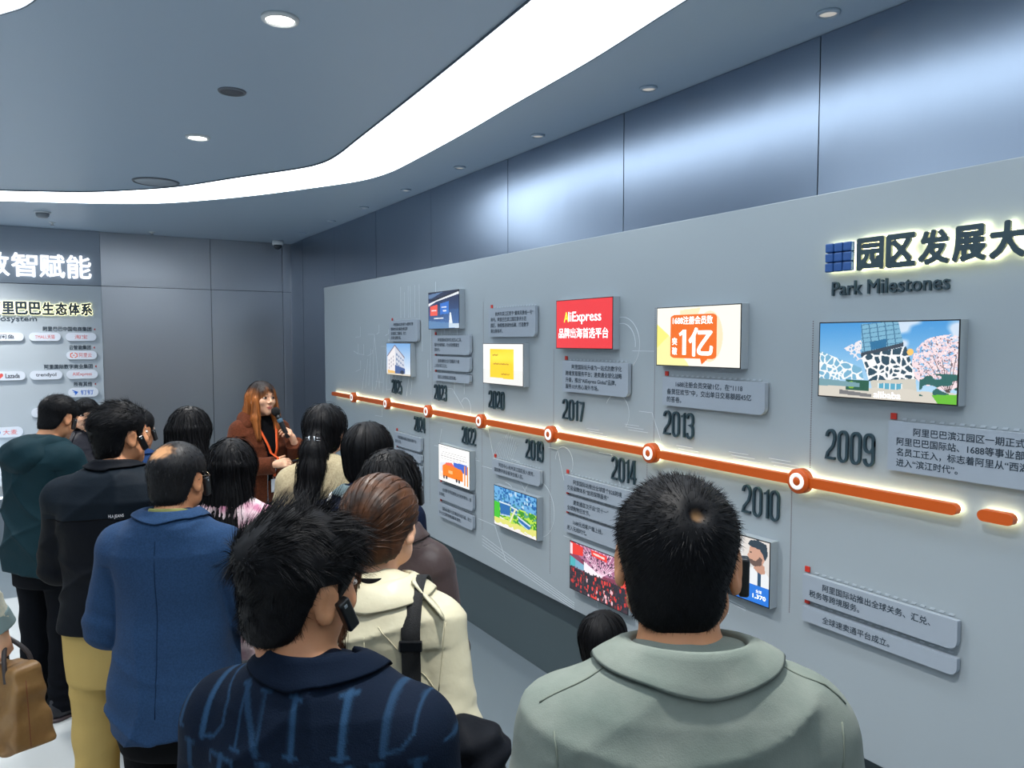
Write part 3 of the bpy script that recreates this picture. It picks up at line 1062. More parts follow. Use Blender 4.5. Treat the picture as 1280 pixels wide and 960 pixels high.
def screen(y0, z0, z1, pic, label, texts=(), w_=.483):
    root = thing('wall_screen', label, 'screen', (XBD, y0, z0), BR, 'screens on the timeline board')
    h_ = z1 - z0
    MB().box((0, 0, 0), (w_, h_, .04), .0015).build('case', M_CASE, root)
    MB().box((.001, .001, .04), (w_ - .001, h_ - .001, .0412)).build('bezel', M_BLACK, root)
    p = pic()
    im = np.clip(p.im, 0, 255) / 255
    im = np.where(im <= .04045, im / 12.92, ((im + .055) / 1.055) ** 2.4)
    H, W = p.h, p.w
    m0 = .005
    xs = np.linspace(m0, w_ - m0, W + 1)
    ys = np.linspace(h_ - m0, m0, H + 1)
    # one small square per picture dot
    X0, Y0 = np.meshgrid(xs[:-1], ys[:-1])
    X1, Y1 = np.meshgrid(xs[1:], ys[1:])
    Z = np.full(X0.shape, .0416)
    V = np.stack([np.stack([X0, Y1, Z], -1), np.stack([X1, Y1, Z], -1), np.stack([X1, Y0, Z], -1), np.stack([X0, Y0, Z], -1)], 2).reshape(-1, 3)
    F = np.arange(len(V), dtype=np.int32).reshape(-1, 4)
    C = np.repeat(im.reshape(-1, 3), 4, 0)
    pc = MB().add(V, F, 0, False, C).build('picture', M_PIC, root)
    if texts:
        t = MB()
        for s, x, y, hh, ww, bold, mi in texts:
            if s == 'ONE':                              # a broad figure one with its flag
                X, Y, H_, W_ = x * w_, y * h_, hh * h_, ww * w_
                stroke(t, [(X, Y + H_ * .80), (X + W_ * .55, Y + H_ * .93)], .013, .0422, .0424)
                stroke(t, [(X + W_ * .66, Y), (X + W_ * .66, Y + H_)], .021, .0422, .0424)
                continue
            text(t, s, x * w_, y * h_, hh * h_, w=ww * w_, z=.0424, bold=bold, mi=mi)
        t.build('screen_lettering', [M_LITW, M_LITY], pc)
    return root


screen(1.711, 1.753, 2.013, pic_park, 'screen at the right end showing a white lattice building and pink blossom', [('alibaba', .44, .04, .08, .19, .012, 0)])
screen(2.542, 1.837, 2.094, pic_member, 'screen showing an orange speech bubble on white and yellow', [('1688注册会员数', .215, .70, .13, .475, .014, 0), ('突', .21, .36, .12, .06, .02, 0), ('破', .21, .20, .12, .06, .02, 0), ('ONE', .30, .20, .41, .09, 0, 0), ('亿', .42, .19, .44, .27, .03, 0)])
screen(3.320, 1.905, 2.159, pic_flat((236, 58, 64)), 'plain red screen with white lettering', [('A', .155, .545, .20, .085, .015, 1), ('liExpress', .238, .495, .25, .57, .010, 0), ('品牌出海首选平台', .055, .22, .20, .87, .010, 0)], .475)
screen(4.114, 1.683, 1.932, pic_gold, 'screen showing a gold plaque on white', (), .470)
screen(4.901, 2.025, 2.284, pic_stage, 'topmost screen, dark blue stage with a red and a blue poster', (), .474)
screen(5.685, 1.676, 1.930, pic_office, 'screen at the far end of the board showing a white office building', (), .473)
screen(4.750, .979, 1.236, pic_truck, 'screen showing an orange truck on a white page', (), .460)
screen(3.980, .827, 1.074, pic_campus, 'screen showing a green and blue campus from the air', (), .479)
screen(3.189, .651, .909, pic_event, 'screen showing a crowd in a red and purple hall', (), .475)
screen(2.374, .934, 1.190, pic_portrait, 'screen showing a bearded man in a white shirt, partly hidden by a head', [('全球', .86, .18, .05, .06, 0, 0), ('1,370', .83, .085, .07, .13, .01, 0)], .475)

# ------------------------------------------------------------------ heading of the board
HD = thing('board_heading', 'dark Chinese heading with glowing edges at the upper right of the board', 'sign', (XBD, 1.579, 2.186), BR)
for k, c in enumerate('园区发展大事记'):
    mb = MB()
    text(mb, c, k * .1045, 0, .097, w=.088, z=.016, depth=.012, bold=.042)
    o = mb.build('character', M_NUM, HD)
    mb = MB()
    text(mb, c, k * .1045 + .001, .001, .097, w=.092, z=.004, depth=.008, bold=.045)
    mb.build('glow', M_HALO, o)
CU = thing('cube_emblem', 'blue emblem of nine rounded tiles left of the heading', 'emblem', (XBD, 1.702, 2.184), BR)
mb = MB()
for i in range(3):
    for j in range(3):
        mb.box((i * .0345, j * .0335, .016), (i * .0345 + .032, j * .0335 + .031, .032), .004)
mb.build('tiles', mat('blue_tile', (36, 84, 150), .4), CU)
MB().box((.002, .002, .012), (.101, .097, .017)).build('backing', mat('navy', (24, 48, 84), .5), CU)
MB().box((.003, .003, .003), (.1, .096, .011)).build('glow', M_HALO, CU)
SH = MB()
text(SH, 'Park Milestones', 0, 0, .047, w=.404, z=.001, depth=.008, bold=.006)
tag(SH.build('english_subheading', M_NUM, None, (XBD, 1.688, 2.104), BR), 'dark English line under the heading reading Park Milestones', 'sign')

# ------------------------------------------------------------------ lettering and logo pills on the back wall
LR = (R(90), 0, 0)
LY = YB - .022
HS = thing('wall_heading', 'big white glowing characters at the top of the back wall', 'sign', (-.75, LY, 2.585), LR)
for k, c in enumerate('数智赋能'):
    mb = MB()
    text(mb, c, .235 + k * .236, 0, .23, w=.215, z=.012, depth=.012, bold=.016)
    mb.build('character', M_HALOW, HS)
HS2 = thing('wall_subheading', 'dark glowing-edged line of characters on the left printed panel', 'sign', (-.68, LY, 2.203), LR)
for k, c in enumerate('阿里巴巴生态体系'):
    mb = MB()
    text(mb, c, .989 - (7 - k) * .113, .006, .120, w=.096, z=.014, depth=.010, bold=.042)
    o = mb.build('character', M_INK, HS2)
    mb = MB()
    text(mb, c, .989 - (7 - k) * .113, .006, .120, w=.097, z=.003, depth=.006, bold=.050)
    mb.build('glow', mat('led_strip_soft', (255, 250, 220), .5, emit=(255, 247, 190), estr=2.2), o)
mb = MB()
text(mb, 'Alibaba Ecosystem', -.085, 0, .066, w=.70, z=.001, depth=.004, align='r', bold=.003)
tag(mb.build('english_subheading', M_INK, None, (0, LY, 2.125), LR), 'small dark English line ending in Ecosystem on the back wall panel', 'sign')
for s, x, z, w_, lab in (('阿里巴巴中国电商集团', .395, 2.042, .43, 'small dark caption over the top row of logo pills'), ('云智能集团', .385, 1.852, .195, 'small dark caption over the single red bracket pill'), ('阿里国际数字商业集团', .395, 1.656, .43, 'small dark caption over the row with the heart pill'),
                         ('所有其他', .385, 1.472, .165, 'small dark caption over the blue winged pill')):
    mb = MB()
    text(mb, s, x, 0, .046, w=w_, z=.001, depth=.003, align='r', bold=.008)
    mb.prism([(x + .022, .02), (x + .036, .008), (x + .036, .034)], .001, .004, 1)
    tag(mb.build('wall_caption', [M_INK, M_RED], None, (0, LY, z), LR), lab, 'sign', 'captions on the back wall')
PK = mat('pill_white', (222, 229, 240), .35)
LOG = [mat('logo_red', (222, 84, 78), .5), mat('logo_dark', (34, 44, 62), .5), mat('logo_blue', (28, 104, 206), .5), mat('logo_orange', (238, 92, 40), .5)]
for x0, x1, z0, z1, s, mi, lab in (
        (.160, .437, 1.943, 2.026, '淘宝', 0, 'white logo pill with two red characters, right end of the top row'),
        (-.157, .118, 1.943, 2.026, 'TMALL天猫', 0, 'white logo pill with thin red letters in the middle of the top row'),
        (-.475, -.200, 1.943, 2.026, '闲鱼', 1, 'white logo pill with two dark characters, top row at the left edge'),
        (.162, .437, 1.752, 1.838, '阿里云', 0, 'white logo pill with a red bracket sign'),
        (.158, .439, 1.552, 1.640, 'AliExpress', 0, 'white logo pill with thin red letters, right end of the heart row'),
        (-.162, .121, 1.552, 1.640, 'trendyol', 1, 'white logo pill with bold black lower-case letters'),
        (-.480, -.198, 1.552, 1.640, 'Lazada', 1, 'white logo pill with a red heart'),
        (.167, .441, 1.362, 1.457, '钉钉', 2, 'white logo pill with a blue wing and blue characters'),
        (.16, .436, 1.170, 1.262, '高德', 2, 'white logo pill half behind the dark-haired woman facing the camera'),
        (-.16, .12, 1.170, 1.262, '优酷', 2, 'white logo pill half behind the man in the teal hooded jacket'),
        (-.52, -.235, .985, 1.085, '大麦', 0, 'white logo pill at the left edge with a blue disc'),
        (-.52, -.235, .70, .80, '灵犀', 0, 'lowest white logo pill at the left edge above the counter')):
    o = thing('logo_pill', lab, 'logo plate', (x0, LY, z0), LR, 'logo pills on the back wall')
    w_, h_ = x1 - x0, z1 - z0
    MB().prism(round_rect(w_, h_, h_ * .48, 8, w_ / 2, h_ / 2), .004, .024).build('plate', PK, o)
    mb = MB()
    sym = s in ('阿里云', 'Lazada', '钉钉', '大麦')
    tw = w_ * (.42 if sym else .62 if len(s) > 4 else .42)
    text(mb, s, w_ * (.62 if sym else .5), h_ * .25, h_ * .5, w=tw, z=.0245, align='c', bold=.02 if mi else .0, mi=mi)
    cx, cy, q = w_ * .24, h_ * .5, h_ * .28
    if s == '阿里云':
        stroke(mb, [(cx - .3 * q, cy + q), (cx - 1.2 * q, cy + q * .6), (cx - 1.2 * q, cy - q * .6), (cx - .3 * q, cy - q)], .008, .024, .0247, mi=3)
        stroke(mb, [(cx + .3 * q, cy + q), (cx + 1.2 * q, cy + q * .6), (cx + 1.2 * q, cy - q * .6), (cx + .3 * q, cy - q)], .008, .024, .0247, mi=3)
        stroke(mb, [(cx - .35 * q, cy), (cx + .35 * q, cy)], .008, .024, .0247, mi=3)
    elif s == 'Lazada':
        mb.prism([(cx + q * 1.2 * a, cy + q * 1.2 * c) for a, c in ((0, -1), (.9, -.1), (1, .5), (.6, .9), (.15, .75), (0, .5), (-.15, .75), (-.6, .9), (-1, .5), (-.9, -.1))], .024, .0247, 0)
    elif s == '钉钉':
        mb.prism([(cx + q * a, cy + q * c) for a, c in ((-1.1, 1.1), (1, .2), (.5, -.2), (.7, -.3), (-.4, -1.2), (0, -.5), (-.5, -.5), (-.1, -.1), (-.9, .1), (-.3, .3), (-1, .7))], .024, .0247, 2)
    elif s == '大麦':
        mb.prism([(cx + q * math.cos(k * .314), cy + q * math.sin(k * .314)) for k in range(20)], .024, .0247, 2)
    mb.build('logo_lettering', LOG, o)

# ------------------------------------------------------------------ curved counter at the left
CT = thing('reception_counter', 'white-topped grey curved counter against the back wall at the left edge', 'counter', (-.9, 8.62, 0))


def counter_sheet(prof, x0, x1, n=14):
    """front of the counter, profile of (depth, height) bent round a shallow arc"""
    V, F = [], []
    for i in range(n + 1):
        x = x0 + (x1 - x0) * i / n
        for d, z in prof:
            V.append((x, d + .10 * ((x - .0) / 1.2) ** 2, z))
    m = len(prof)
    for i in range(n):
        for j in range(m - 1):
            F.append((i * m + j, (i + 1) * m + j, (i + 1) * m + j + 1, i * m + j + 1))
    F.append(tuple(range(m)))
    F.append(tuple(range((n + 1) * m - 1, n * m - 1, -1)))
    return V, F


V, F = counter_sheet([(.30, .0), (-.36, .0), (-.36, .50), (.30, .50)], -1.1, .86)
MB().add(V, F).build('base', mat('counter_grey', (128, 138, 148), .35, .3), CT)
V, F = counter_sheet([(.30, .50), (-.345, .50), (-.345, .525), (.30, .525)], -1.1, .86)
MB().add(V, F).build('light_line', mat('counter_light', (255, 255, 255), .4, emit=(240, 248, 255), estr=1.2), CT)
V, F = counter_sheet([(.30, .525), (-.36, .525), (-.355, .62), (-.33, .72), (-.28, .80), (-.2, .85), (.30, .85)], -1.1, .86)
MB().add(V, F, 0, False).build('top', mat('counter_white', (206, 212, 218), .22, .5), CT)

# ================================================================== people
# ------------------------------------------------------------------ distance fields and their surfaces
f32 = np.float32


def A3(p):
    return np.array(p, f32)


def s_ell(P, c, r):
    q = P - A3(c)
    r = A3(r)
    k0 = np.sqrt(((q / r) ** 2).sum(1))
    k1 = np.sqrt(((q / (r * r)) ** 2).sum(1))
    return k0 * (k0 - 1) / np.maximum(k1, 1e-6)


def s_cap(P, a, b, ra, rb=None):
    rb = ra if rb is None else rb
    a, b = A3(a), A3(b)
    d = b - a
    t = np.clip(((P - a) @ d) / max(float(d @ d), 1e-9), 0, 1)
    q = P - a - t[:, None] * d
    return np.sqrt((q * q).sum(1)) - (ra + (rb - ra) * t)


def s_box(P, c, h, r):
    q = np.abs(P - A3(c)) - (A3(h) - r)
    return np.sqrt((np.maximum(q, 0) ** 2).sum(1)) + np.minimum(q.max(1), 0) - r


def smin(a, b, k):
    h = np.clip(.5 + .5 * (b - a) / k, 0, 1)
    return b + (a - b) * h - k * h * (1 - h)


def smax(a, b, k):
    return -smin(-a, -b, k)


def s_torso(P, prof, n=2.4):
    """stack of rounded cross-sections: (z, half width, half depth, y of the middle)"""
    pr = np.array(prof, f32)
    z = P[:, 2]
    zc = np.clip(z, pr[0, 0], pr[-1, 0])
    a = np.interp(zc, pr[:, 0], pr[:, 1])
    b = np.interp(zc, pr[:, 0], pr[:, 2])
    yc = np.interp(zc, pr[:, 0], pr[:, 3])
    rho = ((np.abs(P[:, 0]) / a) ** n + (np.abs(P[:, 1] - yc) / b) ** n) ** (1 / n)
    d = (rho - 1) * np.minimum(a, b) * .9
    return smax(d, np.maximum(pr[0, 0] - z, z - pr[-1, 0]), .02)


def polygonise(fn, lo, hi, h):
    B = 8
    lo = np.array(lo, float)
    nb = np.ceil((np.array(hi) - lo) / (h * B)).astype(int)
    N = nb * B
    half = h * B * math.sqrt(3) / 2
    bi = np.stack(np.meshgrid(*[np.arange(k) for k in nb], indexing='ij'), -1).reshape(-1, 3)
    cen = (lo + (bi * B + (B - 1) / 2) * h).astype(f32)
    dc = fn(cen)
    vol = np.empty(tuple(N), f32)
    V6 = vol.reshape(nb[0], B, nb[1], B, nb[2], B)
    V6[:] = dc.reshape(*nb)[:, None, :, None, :, None]
    act = np.abs(dc) < half * 1.5 + .012
    off = np.stack(np.meshgrid(*[np.arange(B)] * 3, indexing='ij'), -1).reshape(-1, 3)
    ab = bi[act]
    step = 400
    for k in range(0, len(ab), step):
        q = ab[k:k + step]
        pts = (lo + ((q[:, None, :] * B + off[None]) * h)).reshape(-1, 3).astype(f32)
        d = fn(pts).reshape(len(q), B, B, B)
        V6[q[:, 0], :, q[:, 1], :, q[:, 2], :] = d
    # nets over the cells that the surface crosses
    ins = vol < 0
    cnt = np.zeros(tuple(N - 1), np.int8)
    cs = [(i, j, k) for i in (0, 1) for j in (0, 1) for k in (0, 1)]
    for i, j, k in cs:
        cnt += ins[i:N[0] - 1 + i, j:N[1] - 1 + j, k:N[2] - 1 + k]
    cell = np.argwhere((cnt > 0) & (cnt < 8))
    if not len(cell):
        return np.zeros((0, 3), f32), np.zeros((0, 4), np.int32)
    idx = np.full(tuple(N - 1), -1, np.int32)
    idx[cell[:, 0], cell[:, 1], cell[:, 2]] = np.arange(len(cell))
    val = {c: vol[cell[:, 0] + c[0], cell[:, 1] + c[1], cell[:, 2] + c[2]] for c in cs}
    acc = np.zeros((len(cell), 3))
    num = np.zeros(len(cell))
    for a in cs:
        for ax in range(3):
            if a[ax]:
                continue
            b = tuple(a[m] + (m == ax) for m in range(3))
            va, vb = val[a], val[b]
            m = (va < 0) != (vb < 0)
            t = np.where(m, va / np.where(m, va - vb, 1), 0)
            p = np.array(a, float)[None] + np.zeros((len(cell), 1))
            p[:, ax] += t
            acc[m] += p[m]
            num[m] += 1
    V = (lo + (cell + acc / num[:, None]) * h).astype(f32)
    Q = []
    for ax in range(3):
        o1, o2 = [(1, 2), (2, 0), (0, 1)][ax]
        sl0, sl1 = [slice(1, None)] * 3, [slice(1, None)] * 3
        sl0[ax], sl1[ax] = slice(0, -1), slice(1, None)
        a, b = ins[tuple(sl0)], ins[tuple(sl1)]
        e = np.argwhere(a != b)
        fl = a[e[:, 0], e[:, 1], e[:, 2]]
        c = e + 1
        c[:, ax] -= 1
        ok = (c < N - 1).all(1)
        c, fl = c[ok], fl[ok]

        def gi(d1, d2):
            q = c.copy()
            q[:, o1] -= d1
            q[:, o2] -= d2
            return idx[q[:, 0], q[:, 1], q[:, 2]]
        q = np.stack([gi(1, 1), gi(0, 1), gi(0, 0), gi(1, 0)], 1)
        q[~fl] = q[~fl][:, ::-1]
        Q.append(q)
    Q = np.concatenate(Q)
    Q = Q[(Q >= 0).all(1)].astype(np.int32)
    return V, Q


def gradient(fn, P, e=.003):
    g = np.stack([fn(P + A3([e, 0, 0])) - fn(P - A3([e, 0, 0])), fn(P + A3([0, e, 0])) - fn(P - A3([0, e, 0])), fn(P + A3([0, 0, e])) - fn(P - A3([0, 0, e]))], 1)
    return g / np.maximum(np.linalg.norm(g, axis=1, keepdims=True), 1e-6)


def march(fn, o, d, tmax=.6):
    """first hit of the ray with the surface"""
    o, d = A3(o), A3(d)
    d = d / np.linalg.norm(d)
    t = 0.
    for _ in range(60):
        v = float(fn((o + d * t)[None])[0])
        if abs(v) < .0008:
            break
        t += v * .8
        if t > tmax:
            return None
    return o + d * t


def ribbons(mb, paths, wd, mi=0, cols=None, taper=True):
    """thin blades along paths (n, k, 3)"""
    n, k, _ = paths.shape
    T = np.gradient(paths, axis=1)
    T /= np.maximum(np.linalg.norm(T, axis=2, keepdims=True), 1e-9)
    rg = np.random.default_rng(n)
    r = rg.normal(size=(n, 1, 3))
    S = np.cross(T, np.broadcast_to(r, T.shape))
    S /= np.maximum(np.linalg.norm(S, axis=2, keepdims=True), 1e-9)
    w_ = np.linspace(1, .15, k)[None, :, None] if taper else np.ones((1, k, 1))
    w_ = w_ * (wd if np.isscalar(wd) else np.asarray(wd)[:, None, None]) / 2
    V = np.stack([paths + S * w_, paths - S * w_], 2).reshape(-1, 3)
    base = (np.arange(n) * 2 * k)[:, None, None]
    j = np.arange(k - 1)[None, :, None] * 2
    F = (base + j + np.array([0, 1, 3, 2])[None, None]).reshape(-1, 4).astype(np.int32)
    C = None
    if cols is not None:
        C = np.repeat(cols.reshape(n * k, 3), 2, 0)
    mb.add(V, F, mi, True, C)


# ------------------------------------------------------------------ heads
def head_field(Q, sex='m', face=True, ear=1.):
    """Q in head axes: chin at z -.115, crown at +.112, face towards +y"""
    d = s_ell(Q, (0, -.010, .027), (.076, .094, .086))
    d = smin(d, s_ell(Q, (0, .025, -.035), (.060, .064, .074)), .035)
    d = smin(d, s_ell(Q, (0, .064, -.092), (.024 if sex == 'm' else .019, .020, .020)), .03)
    d = smin(d, s_cap(Q, (-.047, .018, -.062), (.047, .018, -.062), .022, .022), .03)
    X = np.abs(Q[:, 0])
    S = np.stack([X, Q[:, 1], Q[:, 2]], 1)
    if face:
        d = smin(d, s_ell(S, (.040, .058, -.020), (.022, .024, .020)), .02)
        d = smin(d, s_cap(S, (.006, .083, .026), (.040, .070, .026), .010, .009), .014)
        d = smax(d, -s_ell(S, (.031, .094, .008), (.017, .012, .0105)), .010)
        d = smin(d, s_cap(Q, (0, .086, .012), (0, .103, -.020), .0065, .0095), .010)
        d = smin(d, s_ell(S, (.0105, .094, -.026), (.008, .009, .0065)), .006)
        d = smin(d, s_ell(Q, (0, .083, -.052), (.024, .012, .008)), .006)
        d = smin(d, s_ell(Q, (0, .081, -.064), (.019, .012, .007)), .005)
        d = smax(d, -s_ell(Q, (0, .098, -.0578), (.022, .008, .0016)), .003)
        d = smax(d, -s_cap(Q, (0, .100, -.036), (0, .096, -.046), .003), .004)
    # ears, turned a little outwards
    c, s = math.cos(R(22)), math.sin(R(22))
    ex, ey = S[:, 0] - .079, S[:, 1] + .010
    E_ = np.stack([ex * c - ey * s, ex * s + ey * c, S[:, 2] + .004 - .12 * ey], 1)
    e = s_ell(E_, (0, 0, 0), (.0075, .0195 * ear, .032 * ear))
    e = smin(e, s_ell(E_, (-.001, .004, -.024), (.006, .010, .011)), .006)
    e = smax(e, -s_ell(E_, (.0075, .002, .003), (.006, .011, .019)), .004)
    return smin(d, e, .006)


def hand_prims(w, d, n, side, curl=(25, 30, 20), spread=.0, thumb=(.75, .55, .35), k=1.):
    """capsules of a hand: w wrist, d to the fingers, n out of the palm; side +1 right, -1 left"""
    d = A3(d) / np.linalg.norm(d)
    n = A3(n) - d * float(np.dot(n, d))
    n = n / np.linalg.norm(n)
    t = np.cross(n, d) * (-side)          # towards the thumb
    w = A3(w)
    out = [('p', w, w + d * .04, .023, .024)]
    for i, (o, L) in enumerate(((.030, .88), (.010, 1.0), (-.010, .95), (-.029, .78))):
        b = w + d * (.086 - .006 * abs(i - 1.2)) * k + t * o * k
        out.append(('p', w + d * .022 + t * o * .62 * k, b, .0135, .0105))
        p, a = b, 0.
        for ln, cu, r0, r1 in zip((.041, .026, .021), curl, (.0094, .0086, .0078), (.0088, .0078, .0066)):
            a += R(cu + (i - 1.5) * 3)
            v = d * math.cos(a) + n * math.sin(a) + t * o * spread
            q = p + v / np.linalg.norm(v) * ln * L * k
            out.append(('f', p, q, r0, r1))
            p = q
    b = w + d * .026 + t * .022 + n * .006
    v = t * thumb[0] + d * thumb[1] + n * thumb[2]
    v = v / np.linalg.norm(v)
    m = b + v * .042
    v2 = v * .6 + d * .55 + n * .25
    v2 = v2 / np.linalg.norm(v2)
    q = m + v2 * .032
    out += [('t', b, m, .0135, .0108), ('t', m, q, .0104, .0092), ('t', q, q + v2 * .02, .009, .0072)]
    return out


def rotz(a):
    c, s = math.cos(R(a)), math.sin(R(a))
    return np.array([[c, -s, 0], [s, c, 0], [0, 0, 1]], f32)


def rotx(a):
    c, s = math.cos(R(a)), math.sin(R(a))
    return np.array([[1, 0, 0], [0, c, -s], [0, s, c]], f32)


def roty(a):
    c, s = math.cos(R(a)), math.sin(R(a))
    return np.array([[c, 0, s], [0, 1, 0], [-s, 0, c]], f32)


TORSO = {'m': [(.78, .150, .112, -.01), (.92, .156, .115, -.012), (1.05, .138, .102, .0), (1.16, .138, .104, .004), (1.28, .152, .114, .0), (1.37, .160, .106, -.012), (1.43, .124, .084, -.018), (1.475, .070, .064, -.018)],
         'f': [(.78, .160, .110, -.012), (.90, .168, .114, -.014), (1.04, .126, .092, .0), (1.15, .128, .094, .004), (1.26, .136, .112, .008), (1.35, .140, .098, -.008), (1.42, .110, .076, -.016), (1.465, .060, .056, -.018)]}
SHY = {'m': (.160, 1.364), 'f': (.140, 1.352)}
M_SKIN = mat('skin', (206, 148, 108), .5, col2=(192, 132, 94), cscale=14, sss=.12, spec=.4)
M_SKINF = mat('skin_fair', (232, 184, 152), .5, col2=(222, 170, 138), cscale=14, sss=.12, spec=.4)
M_LIP = mat('lips', (196, 112, 100), .5)
M_EYEW = mat('eye_white', (186, 178, 172), .4)
M_IRIS = mat('iris', (28, 20, 18), .15)
M_BROW = mat('brow', (40, 30, 26), .7)
M_HAIR = mat('black_hair', (13, 14, 17), .55, spec=.14)
M_HAIRB = mat('brown_hair', (80, 50, 31), .45, spec=.25, col2=(38, 25, 18), cscale=30, stretch=(1, 1, .2))
M_HAIRC = mat('dyed_hair', (120, 70, 36), .5, attr=True, spec=.35)


class Person:
    def __init__(s, label, loc, rot, height, sex='m', head_yaw=0., head_pitch=0., head_roll=0., head_off=(0, .03, 0), arms=None, stance=.09, h=.0065, skin=None,
                 build=1., face=True, hands=None, legs=None, hs=1.):
        s.sex, s.h, s.k = sex, h, height / 1.694
        s.loc, s.rot = np.array(loc, float), rot
        s.build, s.hs = build, hs
        s.Rh = rotz(head_yaw) @ rotx(head_pitch) @ roty(head_roll)
        s.hc = A3([head_off[0], head_off[1], 1.580 + head_off[2]])
        sx, sz = SHY[sex]
        sx *= build
        s.sx, s.sz = sx, sz
        default = {1: ((sx + .040, -.03, 1.11), (sx + .045, .05, .87)), -1: ((-sx - .040, -.03, 1.11), (-sx - .045, .05, .87))}
        s.arms = dict(default)
        s.arms.update(arms or {})
        s.legs = legs or {1: ((.09, .0, .90), (stance + .005, .012, .49), (stance, -.025, .085)), -1: ((-.09, .0, .90), (-stance - .005, .012, .49), (-stance, -.025, .085))}
        s.hands = hands or {}
        s.face = face
        s.M = Matrix.Translation(Vector(loc)) @ Matrix.Rotation(R(rot), 4, 'Z')
        s.prof = [(z, a * (build if z < 1.4 else 1), b * build, y) for z, a, b, y in TORSO[sex]]
        V, F = polygonise(s.body, (-.62, -.45, -.02), (.62, .62, 1.80), h)
        Q = (V - s.hc) @ s.Rh / hs
        mi = np.zeros(len(F), np.int32)
        c = Q[F].mean(1)
        if face or sex == 'f':
            mi[(((c[:, 0]) / .0215) ** 2 + ((c[:, 2] + .0578) / .0105) ** 2 < 1) & (c[:, 1] > .075)] = 1
        o = MB().add(V * s.k, F, mi, True).build('person', [skin or (M_SKIN if sex == 'm' else M_SKINF), M_LIP], None, loc, (0, 0, R(rot)))
        tag(o, label, 'person')
        s.o = o
        if face:
            s.face_parts()

    def body(s, P):
        sx, sz = s.sx, s.sz
        thin = .9 if s.sex == 'f' else 1.
        d = s_torso(P, s.prof)
        for q in (1, -1):
            d = smin(d, s_cap(P, (q * .02, -.03, 1.432), (q * (sx - .02), -.015, sz + .004), .042 * thin, .048 * thin), .03)
            e, w = s.arms[q]
            d = smin(d, s_cap(P, (q * sx, -.012, sz), e, .052 * thin, .040 * thin), .03)
            d = np.minimum(d, smin(s_cap(P, e, w, .040 * thin, .027 * thin), s_ell(P, e, (.036, .036, .036)), .02))
            e, w = A3(e), A3(w)
            hd = s.hands.get(q)
            if hd is None:
                dirn = (w - e) / np.linalg.norm(w - e)
                hd = dict(d=dirn, n=(-q, .15, 0) if abs(dirn[2]) > .5 else (0, 0, -1))
            pr = hand_prims(w + A3(hd['d']) / np.linalg.norm(hd['d']) * .012, hd['d'], hd['n'], q, hd.get('curl', (22, 28, 18)), hd.get('spread', 0.), hd.get('thumb', (.75, .55, .35)), thin ** .5)
            lo = np.min([p[1] for p in pr], 0) - .08
            hi = np.max([p[2] for p in pr], 0) + .08
            m = ((P > lo) & (P < hi)).all(1)
            if m.any():
                Pm, dd = P[m], None
                for typ, a, b, r0, r1 in pr:
                    c = s_cap(Pm, a, b, r0, r1)
                    dd = c if dd is None else smin(dd, c, .010 if typ == 'p' else .0035)
                d[m] = smin(d[m], dd, .008)
            hp, kn, an = s.legs[q]
            d = smin(d, s_cap(P, hp, kn, .084 * thin, .054), .03)
            d = smin(d, s_cap(P, kn, an, .056, .037), .02)
            d = smin(d, s_cap(P, (an[0], an[1] - .02, .04), (an[0] + q * .02, an[1] + .15, .028), .036, .026), .03)
        m = P[:, 2] > 1.33 - .2 * (s.hs - 1)
        if m.any():
            Q = (P[m] - s.hc) @ s.Rh / s.hs
            hd = head_field(Q, s.sex, s.face) * s.hs
            nb = s.Rh @ A3([0, -.022, -.055]) + s.hc
            nk = s_cap(P[m], (0, -.022, 1.40), nb, .058 if s.sex == 'm' else .049, .053 if s.sex == 'm' else .045)
            d[m] = smin(smin(d[m], nk, .03), hd, .018)
        return d

    # -------------------------------------------------------------- small pieces of the face
    def H(s, q):
        """head axes -> body axes (scaled)"""
        return (np.asarray(q, f32) * s.hs @ s.Rh.T + s.hc) * s.k

    def W(s, q):
        """body axes (unscaled) -> world"""
        return np.array(s.M @ Vector([float(v) * s.k for v in q]))

    def WH(s, q):
        return np.array(s.M @ Vector([float(v) for v in s.H(q)]))

    def face_parts(s):
        for sd in (1, -1):
            mb = MB()
            bm = bmesh.new()
            bmesh.ops.create_uvsphere(bm, u_segments=20, v_segments=14, radius=1)
            V = np.array([v.co[:] for v in bm.verts], f32)
            F = [tuple(v.index for v in f.verts) for f in bm.faces]
            bm.free()
            Pq = V * A3([.0150, .010, .0066]) + A3([sd * .031, .0795, .0075])
            mi = [1 if (np.mean([V[i][1] for i in f]) > .35 and abs(np.mean([V[i][0] for i in f])) < .46) else 0 for f in F]
            mb.add(s.H(Pq), F, mi, True)
            mb.build('eye', [M_EYEW, M_IRIS], s.o)
            mb = MB()
            mb.tube([s.H((sd * (.031 + .0155 * t), .0865 - .006 * t * t - .004 * abs(t), .0075 + .0066 * (1 - t * t))) for t in (-1, -.6, -.2, .2, .6, 1)], [.0008, .0014, .0017, .0017, .0014, .0007], 6)
            mb.build('eyelash', M_BROW, s.o)
            mb = MB()
            pts = []
            for t in (-1, -.5, 0, .5, 1):
                x, z = sd * (.031 + .017 * t), .029 + .003 * (1 - t * t) - .001 * t
                p = march(lambda P_: head_field(P_, s.sex, True), (x, .16, z), (0, -1, 0))
                pts.append(s.H(p if p is not None else (x, .085, z)))
            mb.tube(pts, [.0012, .0024, .0026, .0022, .0008], 6)
            mb.build('eyebrow', M_BROW, s.o)

    def child(s, mb, name, m, label=None, parent=None):
        o = mb.build(name, m, parent or s.o)
        if label:
            o['label'] = label
        return o

